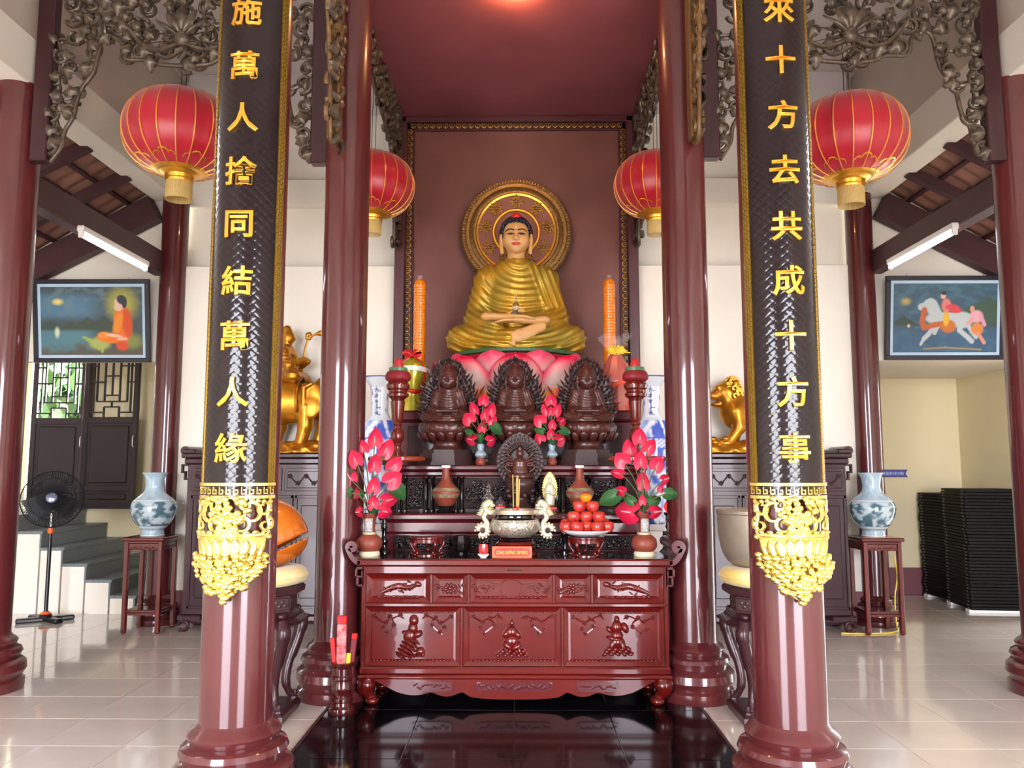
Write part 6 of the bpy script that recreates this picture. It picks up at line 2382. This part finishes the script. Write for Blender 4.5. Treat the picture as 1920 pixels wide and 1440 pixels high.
def nth(k, n):
    if k == 0:
        return 'bottom'
    if k == n - 1:
        return 'topmost'
    return '%d%s from the floor' % (k + 1, 'th' if 10 < (k + 1) % 100 < 14 else {1: 'st', 2: 'nd', 3: 'rd'}.get((k + 1) % 10, 'th'))


first = True
for (x, y, rz, n, who) in ((5.46, 10.07, radians(4), 35, 'rear stack against the corridor wall'), (5.39, 9.42, radians(-6), 37, 'front stack nearer the outer pillar')):
    for k in range(n):
        loc = Vector((x + rnd.uniform(-.010, .010), y + rnd.uniform(-.008, .008), .03 + k * .036))
        lab = 'thin black board, %s in the %s' % (nth(k, n), who)
        if first:
            bd.location, bd.rotation_euler, bd['label'] = loc, (0, 0, rz), lab
            first = False
        else:
            dup(bd, loc, lab, rz + rnd.uniform(-.01, .01))
    ft = thing('white_batten', 'white floor batten under the ' + who, 'batten', (x, y, 0), rz)
    for q in (-1, 1):
        MB().box(-.33, .31, q * .24 - .05, q * .24 + .05, 0, .034, .004).build('batten_strip', M['white'], ft, 0)

# ------------------------------------------------------------------ stairs on the left
sr = thing('staircase', 'grey stone stairs with white stepped side rising to the landing on the left', 'stairs', (0, 9.0, 0))
xs = [-4.22, -4.50, -4.78, -5.05, -5.30, -5.58]
zs = [.20, .37, .545, .72, .90, 1.08]
for i in range(6):
    x1 = xs[i]
    x0 = xs[i + 1] if i < 5 else -6.55
    MB().box(x0 - .02, x1 + .012, -.006, 1.4, zs[i] - .035, zs[i], .004).build('tread', M['stone_step'], sr, 0)
    z0 = zs[i - 1] if i else 0
    MB().box(x1 - .02, x1, -.004, 1.4, z0, zs[i] - .035).build('riser', M['stone_step'], sr, 0)
    MB().box(x0, x1 - .02, 0, 1.38, 0, zs[i] - .035).build('white_side', M['plaster'], sr, 0)

# ------------------------------------------------------------------ lattice doors at the landing


M['doorwood_backlit'] = mat('doorwood_backlit', rgb(30, 14, 16), 0.45, coat=0.2)  # dark wood made near black: backlit shade of the doors put into the colour


def lattice_door(name, w, h, cell):
    root = bpy.data.objects.new(name, None)
    COL.objects.link(root)
    struct(root)
    f = .065
    fr = MB()
    fr.box(0, f, -.025, .025, 0, h, .004).box(w - f, w, -.025, .025, 0, h, .004)
    for (z0, z1) in ((0, .08), (.22, .29), (1.08, 1.16), (h - .07, h)):
        fr.box(f, w - f, -.024, .024, z0, z1, .004)
    fr.build('door_frame', M['doorwood_backlit'], root, 0)
    for (z0, z1) in ((.08, .22), (.29, 1.08)):
        MB().box(f, w - f, -.008, .008, z0, z1).box(f + .04, w - f - .04, -.02, .02, z0 + .03, z1 - .03, .012).build('door_panel', M['doorwood_backlit'], root, 0)
    bar = MB().box(-.009, .009, -.012, .012, 0, 1).mesh('lattice_bar', M['doorwood_backlit'], 0)
    z0, z1 = 1.16, h - .07
    wi = w - 2 * f

    def bv(x, a, b):
        link('lattice_bar', bar, root, (f + x * wi, 0, a), None, (1, 1, b - a))

    def bh(z, a, b):
        o = link('lattice_bar', bar, root, (f + a * wi, 0, z), (0, PI / 2, 0), (1, 1, (b - a) * wi))
    H = z1 - z0
    for x in (.16, .33, .67, .84):
        bv(x, z0 + .20, z1)
    bv(.5, z0 + .28, z1)
    bv(.08, z0 + .06, z1 - .1)
    bv(.92, z0 + .06, z1 - .1)
    bh(z0 + .06, .0, .33); bh(z0 + .06, .67, 1); bh(z0 + .13, .33, .67); bh(z0 + .20, .16, .84); bh(z0 + .28, .33, .67)
    bv(.33, z0, z0 + .13); bv(.67, z0, z0 + .13); bv(.5, z0 + .13, z0 + .20)
    for k, z in enumerate((z0 + .45, z0 + .66, z0 + .9)):
        bh(z, 0, .16 if k % 2 else .33)
        bh(z, .67 if k % 2 else .84, 1)
        bh(z + .08, .33, .67)
    MB().tube([(w - .035, -.03, .78), (w - .035, -.05, .80), (w - .035, -.05, .90), (w - .035, -.03, .92)], .007, 6).build('door_handle', M['steel'], root, 60)
    return root


d1 = lattice_door('door_1', .68, 2.15, 0)
d1.location, d1.rotation_euler = (-6.33, 10.36, 1.09), (0, 0, radians(4))
d2 = lattice_door('door_2', .72, 2.15, 0)
d2.location, d2.rotation_euler = (-5.56, 10.20, 1.09), (0, 0, radians(-3))
jb = MB()
jb.box(-5.68, -5.58, 10.36, 10.46, 1.08, 3.3, .006)
struct(jb.build('trim_5', M['beam'], None, 0))
# greenery outside the landing door
for i, (x, y, z) in enumerate(((-6.9, 12.2, 1.7), (-6.3, 14.6, 2.0), (-9.0, 13.6, 1.6))):
    tr = thing('garden_shrub', ['bright green shrub outside the lattice door, nearest the door', 'bright green shrub outside the lattice door, farther to the right', 'bright green shrub outside the lattice door, farthest to the left'][i], 'shrub', (x, y, 0))
    MB().tube([(0, 0, -.12), (.02, 0, z)], .05, 8).build('trunk', M['beam'], tr, 60)
    lf = MB()
    rnd = random.Random(60 + i)
    for k in range(1500):
        v = Vector((rnd.gauss(0, 1), rnd.gauss(0, 1), rnd.gauss(0, 1))).normalized() * rnd.uniform(.3, 1.15)
        X = T(v.x, v.y, z + .5 + v.z) @ RZ(rnd.uniform(0, 6)) @ RX(rnd.uniform(-1, 1))
        lf.add([(-.085, 0, 0), (0, 0, .15), (.085, 0, 0), (0, .03, -.15)], [(0, 1, 2), (0, 2, 3)], X)
    stuff(lf.build('foliage', M['foliage'], tr, 0))

# ------------------------------------------------------------------ pedestal fan
fa = thing('pedestal_fan', 'black pedestal fan with orange collar standing in front of the stairs', 'fan', (-4.96, 8.58, 0))
bs_ = MB()
for q in (-1, 1):
    bs_.box(-.27, .27, -.045, .045, .0, .045, .012, X=RZ(q * .55))
bs_.lathe([(.07, .04), (.06, .07), (.03, .09), (.0, .09)], 20)
bs_.build('cross_base', M['plastic_black'], fa, 40)
org = mat('fan_orange', rgb(226, 96, 40), .4)
MB().lathe([(.05, .055), (.055, .075), (.03, .10), (.0, .10)], 20).build('base_collar', org, fa)
MB().lathe([(.020, .09), (.020, .93)], 14).build('pole', M['plastic_black'], fa)
MB().lathe([(.026, .91), (.03, .93), (.026, .97), (.012, .98)], 14).build('height_collar', org, fa)
MB().lathe([(.012, .97), (.012, 1.12)], 10).build('inner_rod', M['steel'], fa)
hd = bpy.data.objects.new('fan_head', None)
COL.objects.link(hd)
hd.parent = fa
hd.location, hd.rotation_euler = (0, 0, 1.27), (radians(78), 0, radians(24))
MB().lathe([(.0, -.16), (.05, -.155), (.085, -.12), (.09, -.05), (.07, -.02), (.0, -.02)], 24).build('motor_housing', M['plastic_black'], hd)
cg = MB()
Rg = .30
for i in range(72):
    a = 2 * PI * i / 72
    pts = [((.05 + (Rg - .05) * t) * cos(a + .25 * t), (.05 + (Rg - .05) * t) * sin(a + .25 * t), .075 * (1 - t ** 2.2)) for t in np.linspace(0, 1, 5)]
    cg.tube(pts, .0022, 4)
    pts = [((.07 + (Rg - .07) * t) * cos(a), (.07 + (Rg - .07) * t) * sin(a), -.075 * (1 - t ** 2.2)) for t in np.linspace(0, 1, 5)]
    cg.tube(pts, .0022, 4)
for (r, z) in ((Rg, 0), (.22, .045), (.13, .066), (.22, -.045)):
    cg.tube([(r * cos(a), r * sin(a), z) for a in np.linspace(0, 2 * PI, 49)[:-1]], .006 if r == Rg else .003, 6, True)
cg.build('wire_cage', M['plastic_black'], hd, 60, fix=False)
bl_ = MB().grid(lambda a, b: ((a - .5) * .17 * (1 + .5 * b), .05 + .21 * b, .03 * (a - .5) * 2), 6, 6)
bl_.v = [(x, y, z) for x, y, z in bl_.v]
blm = bl_.mesh('blade', mat('blade', rgb(22, 22, 26), .5), 60)
for i in range(3):
    link('blade', blm, hd, None, (0, 0, 2 * PI * i / 3))
MB().lathe([(.055, .06), (.055, .085), (.04, .095), (.0, .097)], 24).build('centre_badge', mat('badge', rgb(120, 130, 160), .2, metal=.6), hd)

# ------------------------------------------------------------------ fluorescent lamps
for sx, who in ((-1, 'pale fluorescent batten lamp on the beam above the seated-monk painting'), (1, 'pale fluorescent batten lamp on the beam above the white-horse painting')):
    x = sx * 3.77 if sx < 0 else 3.77
    f = thing('fluorescent_lamp', who, 'lamp', (x, 7.33, 3.66))
    MB().box(-.03, .03, -.62, .62, -.02, .035, .006).build('batten_housing', M['white'], f, 0)
    MB().lathe([(.017, -.59), (.017, .59)], 16, X=T(-sx * .005, 0, -.05) @ RX(PI / 2)).build('glowing_tube', M['tube'], f)
    for q in (-1, 1):
        MB().box(-.022, .022, q * .60 - .012, q * .60 + .012, -.07, -.015, .004).build('end_socket', M['white'], f, 0)


# ------------------------------------------------------------------ the two framed pictures
def smoothstep(a, b, x):
    t = np.clip((x - a) / (b - a), 0, 1)
    return t * t * (3 - 2 * t)


class Paint:
    def __init__(s, nx, ny):
        s.nx, s.ny = nx, ny
        s.S, s.Tt = np.meshgrid(np.linspace(0, 1, nx + 1), np.linspace(0, 1, ny + 1))
        s.C = np.zeros(s.S.shape + (3,))

    def fill(s, c):
        s.C[:] = c[:3]

    def mix(s, w, c):
        s.C = s.C * (1 - w[..., None]) + np.array(c[:3]) * w[..., None]

    def blob(s, x, y, rx, ry, c, soft=.3, ang=0.0, k=1.0):
        dx, dy = s.S - x, s.Tt - y
        ca, sa = cos(ang), sin(ang)
        d = np.sqrt(((dx * ca + dy * sa) / rx) ** 2 + ((-dx * sa + dy * ca) / ry) ** 2)
        s.mix(k * (1 - smoothstep(1 - soft, 1 + soft, d)), c)

    def line(s, pts, r, c, soft=.3):
        for (a, b) in zip(pts[:-1], pts[1:]):
            a, b = np.array(a), np.array(b)
            ba = b - a
            asp = 1.5
            px, py = (s.S - a[0]) * asp, (s.Tt - a[1])
            bx, by = ba[0] * asp, ba[1]
            t = np.clip((px * bx + py * by) / (bx * bx + by * by + 1e-9), 0, 1)
            d = np.sqrt((px - t * bx) ** 2 + (py - t * by) ** 2) / r
            s.mix(1 - smoothstep(1 - soft, 1 + soft, d), c)


def picture(label, loc, w, h, paint, tilt, rot):
    t = thing('framed_painting', label, 'painting', loc)
    t.rotation_euler = (tilt, rot, 0)
    f = MB()
    b = .05
    f.box(-w / 2, w / 2, -.02, .02, -h / 2, -h / 2 + b, .004).box(-w / 2, w / 2, -.02, .02, h / 2 - b, h / 2, .004)
    f.box(-w / 2, -w / 2 + b, -.02, .02, -h / 2 + b, h / 2 - b, .004).box(w / 2 - b, w / 2, -.02, .02, -h / 2 + b, h / 2 - b, .004)
    f.build('black_frame', M['frame_black'], t, 0)
    MB().box(-w / 2 + b, w / 2 - b, -.004, .012, -h / 2 + b, h / 2 - b).build('pale_mount', M['mount'], t, 0)
    e = b + .032
    nx, ny = paint.nx, paint.ny
    mb = MB()
    ww, hh = w - 2 * e, h - 2 * e
    for j in range(ny + 1):
        for i in range(nx + 1):
            mb.v.append((-ww / 2 + ww * i / nx, -.0065, -hh / 2 + hh * j / ny))
            c = paint.C[j, i]
            mb.col.append((c[0], c[1], c[2], 1))
    k = nx + 1
    mb.f = [(j * k + i, j * k + i + 1, (j + 1) * k + i + 1, (j + 1) * k + i) for j in range(ny) for i in range(nx)]
    mb.mi = [0] * len(mb.f)
    mb.build('painted_canvas', M['canvas'], t, 0, fix=False)
    hk = MB()
    for q in (-1, 1):
        hk.tube([(q * w * .32, .01, h / 2), (q * w * .32, .02, h / 2 + .02)], .006, 6)
    hk.build('hanging_hooks', M['steel'], t, 60)
    return t


NX, NY = 150, 100
p = Paint(NX, NY)
p.fill(rgb(64, 78, 80))
nz = np.array([[noise.fractal(Vector((i * .06, j * .09, 2.0)), 1.0, 2.0, 4) for i in range(NX + 1)] for j in range(NY + 1)])
p.mix(smoothstep(.45, .65, p.Tt) * (1 - smoothstep(.80, .98, p.Tt)) * (1 - smoothstep(.35, .75, p.S)), rgb(78, 118, 142))
p.mix(np.clip(nz * 1.2, 0, .6) * smoothstep(.5, .7, p.Tt), rgb(104, 128, 134))
for (x, wd, hh) in ((.10, .20, .20), (.30, .20, .17), (.46, .24, .24), (.62, .22, .26)):
    m = (1 - smoothstep(-.02, .02, p.Tt - (.38 + hh * np.maximum(0, 1 - np.abs(p.S - x) / wd) - .06))) * smoothstep(.34, .38, p.Tt)
    p.mix(m * .85, rgb(58, 72, 58))
p.mix((1 - smoothstep(.32, .40, p.Tt)) * (1 - smoothstep(.40, .62, p.S)), rgb(78, 122, 132))
p.mix((1 - smoothstep(.10, .26, p.Tt + .1 * (1 - p.S) + nz * .08)), rgb(84, 80, 70))
p.blob(.17, .78, .045, .04, rgb(222, 206, 110), .7)
p.blob(.16, .33, .022, .07, rgb(196, 206, 178), .6)
p.blob(.80, .75, .135, .22, rgb(176, 172, 70), .55, 0, .8)
for i in range(7):
    p.line([(.62, .15), (.42 + .03 * i, .20 - .035 * i + .06)], .02, rgb(150, 164, 84), .5)
p.blob(.58, .17, .10, .09, rgb(160, 170, 90), .4)
p.blob(.90, .20, .09, .10, rgb(124, 134, 66), .6)
p.blob(.80, .44, .075, .24, rgb(226, 112, 30), .15, .12)
p.blob(.85, .48, .05, .22, rgb(206, 76, 30), .3, .06)
p.blob(.76, .46, .04, .16, rgb(226, 140, 34), .4, -.2)
p.blob(.70, .25, .15, .075, rgb(226, 112, 36), .15, -.10)
p.blob(.62, .29, .06, .05, rgb(226, 140, 46), .3)
p.blob(.80, .14, .06, .075, rgb(206, 76, 36), .25)
p.blob(.72, .285, .08, .022, rgb(226, 186, 160), .3, -.2)
p.blob(.80, .235, .05, .022, rgb(226, 180, 160), .3, .1)
p.blob(.765, .70, .042, .055, rgb(222, 178, 156), .15)
p.blob(.765, .76, .036, .08, rgb(224, 184, 164), .15)
p.blob(.80, .81, .048, .07, rgb(44, 50, 56), .15, .2)
p.blob(.825, .76, .025, .07, rgb(44, 50, 56), .2)
picture('framed painting of a seated monk in orange beside a moonlit lake', (-4.60, 8.50, 3.185), 1.27, .90, p, radians(8), radians(0))
p = Paint(NX, NY)
p.fill(rgb(56, 84, 104))
p.mix(smoothstep(.5, .95, p.Tt) * .6, rgb(62, 92, 104))
p.mix(np.clip(nz * 1.0 + .1, 0, .5), rgb(76, 118, 138))
p.mix((1 - smoothstep(-.03, .03, p.Tt - (.42 + .38 * np.maximum(0, 1 - np.abs(p.S - .92) / .55)))) * smoothstep(.36, .42, p.Tt), rgb(60, 84, 70))
p.mix((1 - smoothstep(-.02, .02, p.Tt - (.40 + .14 * np.maximum(0, 1 - np.abs(p.S - .10) / .14)))) * smoothstep(.36, .42, p.Tt), rgb(48, 66, 62))
p.mix((1 - smoothstep(.20, .42, p.Tt)) * .6, rgb(56, 92, 124))
p.blob(.12, .74, .04, .045, rgb(176, 158, 84), .8)
p.blob(.15, .385, .014, .022, rgb(206, 200, 150), .5)
HW = rgb(176, 186, 188)
p.blob(.52, .48, .21, .10, HW, .12, -.08)
p.blob(.66, .47, .11, .12, HW, .15)
p.line([(.42, .52), (.37, .68)], .09, HW, .2)
p.line([(.38, .72), (.27, .66)], .05, HW, .2)
p.line([(.36, .74), (.33, .72)], .05, HW, .2)
p.line([(.42, .42), (.34, .26), (.30, .20)], .033, HW, .2)
p.line([(.30, .20), (.27, .12)], .022, HW, .2)
p.line([(.44, .40), (.40, .28)], .028, HW, .2)
p.line([(.66, .42), (.64, .32), (.72, .22), (.76, .16)], .035, HW, .2)
p.line([(.70, .44), (.76, .30), (.80, .22)], .03, HW, .2)
p.line([(.30, .62), (.28, .44), (.30, .36), (.40, .40), (.50, .42)], .04, rgb(176, 92, 52), .3)
p.blob(.53, .38, .075, .095, rgb(186, 108, 44), .25)
p.blob(.51, .50, .03, .12, rgb(214, 170, 50), .2)
p.blob(.51, .68, .045, .10, rgb(206, 120, 112), .2)
p.blob(.57, .65, .07, .045, rgb(206, 64, 70), .25, -.3)
p.blob(.61, .60, .05, .03, rgb(206, 64, 70), .3, .1)
p.blob(.48, .82, .024, .045, rgb(214, 172, 150), .15)
p.blob(.485, .86, .026, .028, rgb(40, 40, 46), .2)
p.blob(.80, .52, .065, .09, rgb(214, 160, 170), .2)
p.line([(.84, .54), (.88, .40)], .028, rgb(206, 150, 170), .2)
p.line([(.76, .48), (.72, .42)], .025, rgb(206, 150, 150), .2)
p.blob(.76, .63, .022, .045, rgb(206, 150, 128), .2)
p.blob(.81, .34, .06, .09, rgb(206, 130, 64), .2)
p.line([(.82, .28), (.88, .14)], .025, rgb(206, 140, 110), .2)
p.line([(.30, .05), (.50, .07), (.85, .04)], .012, rgb(150, 130, 80), .6)
picture('framed painting of a rider on a white horse with a running attendant', (4.59, 8.50, 3.20), 1.27, .90, p, radians(8), radians(0))
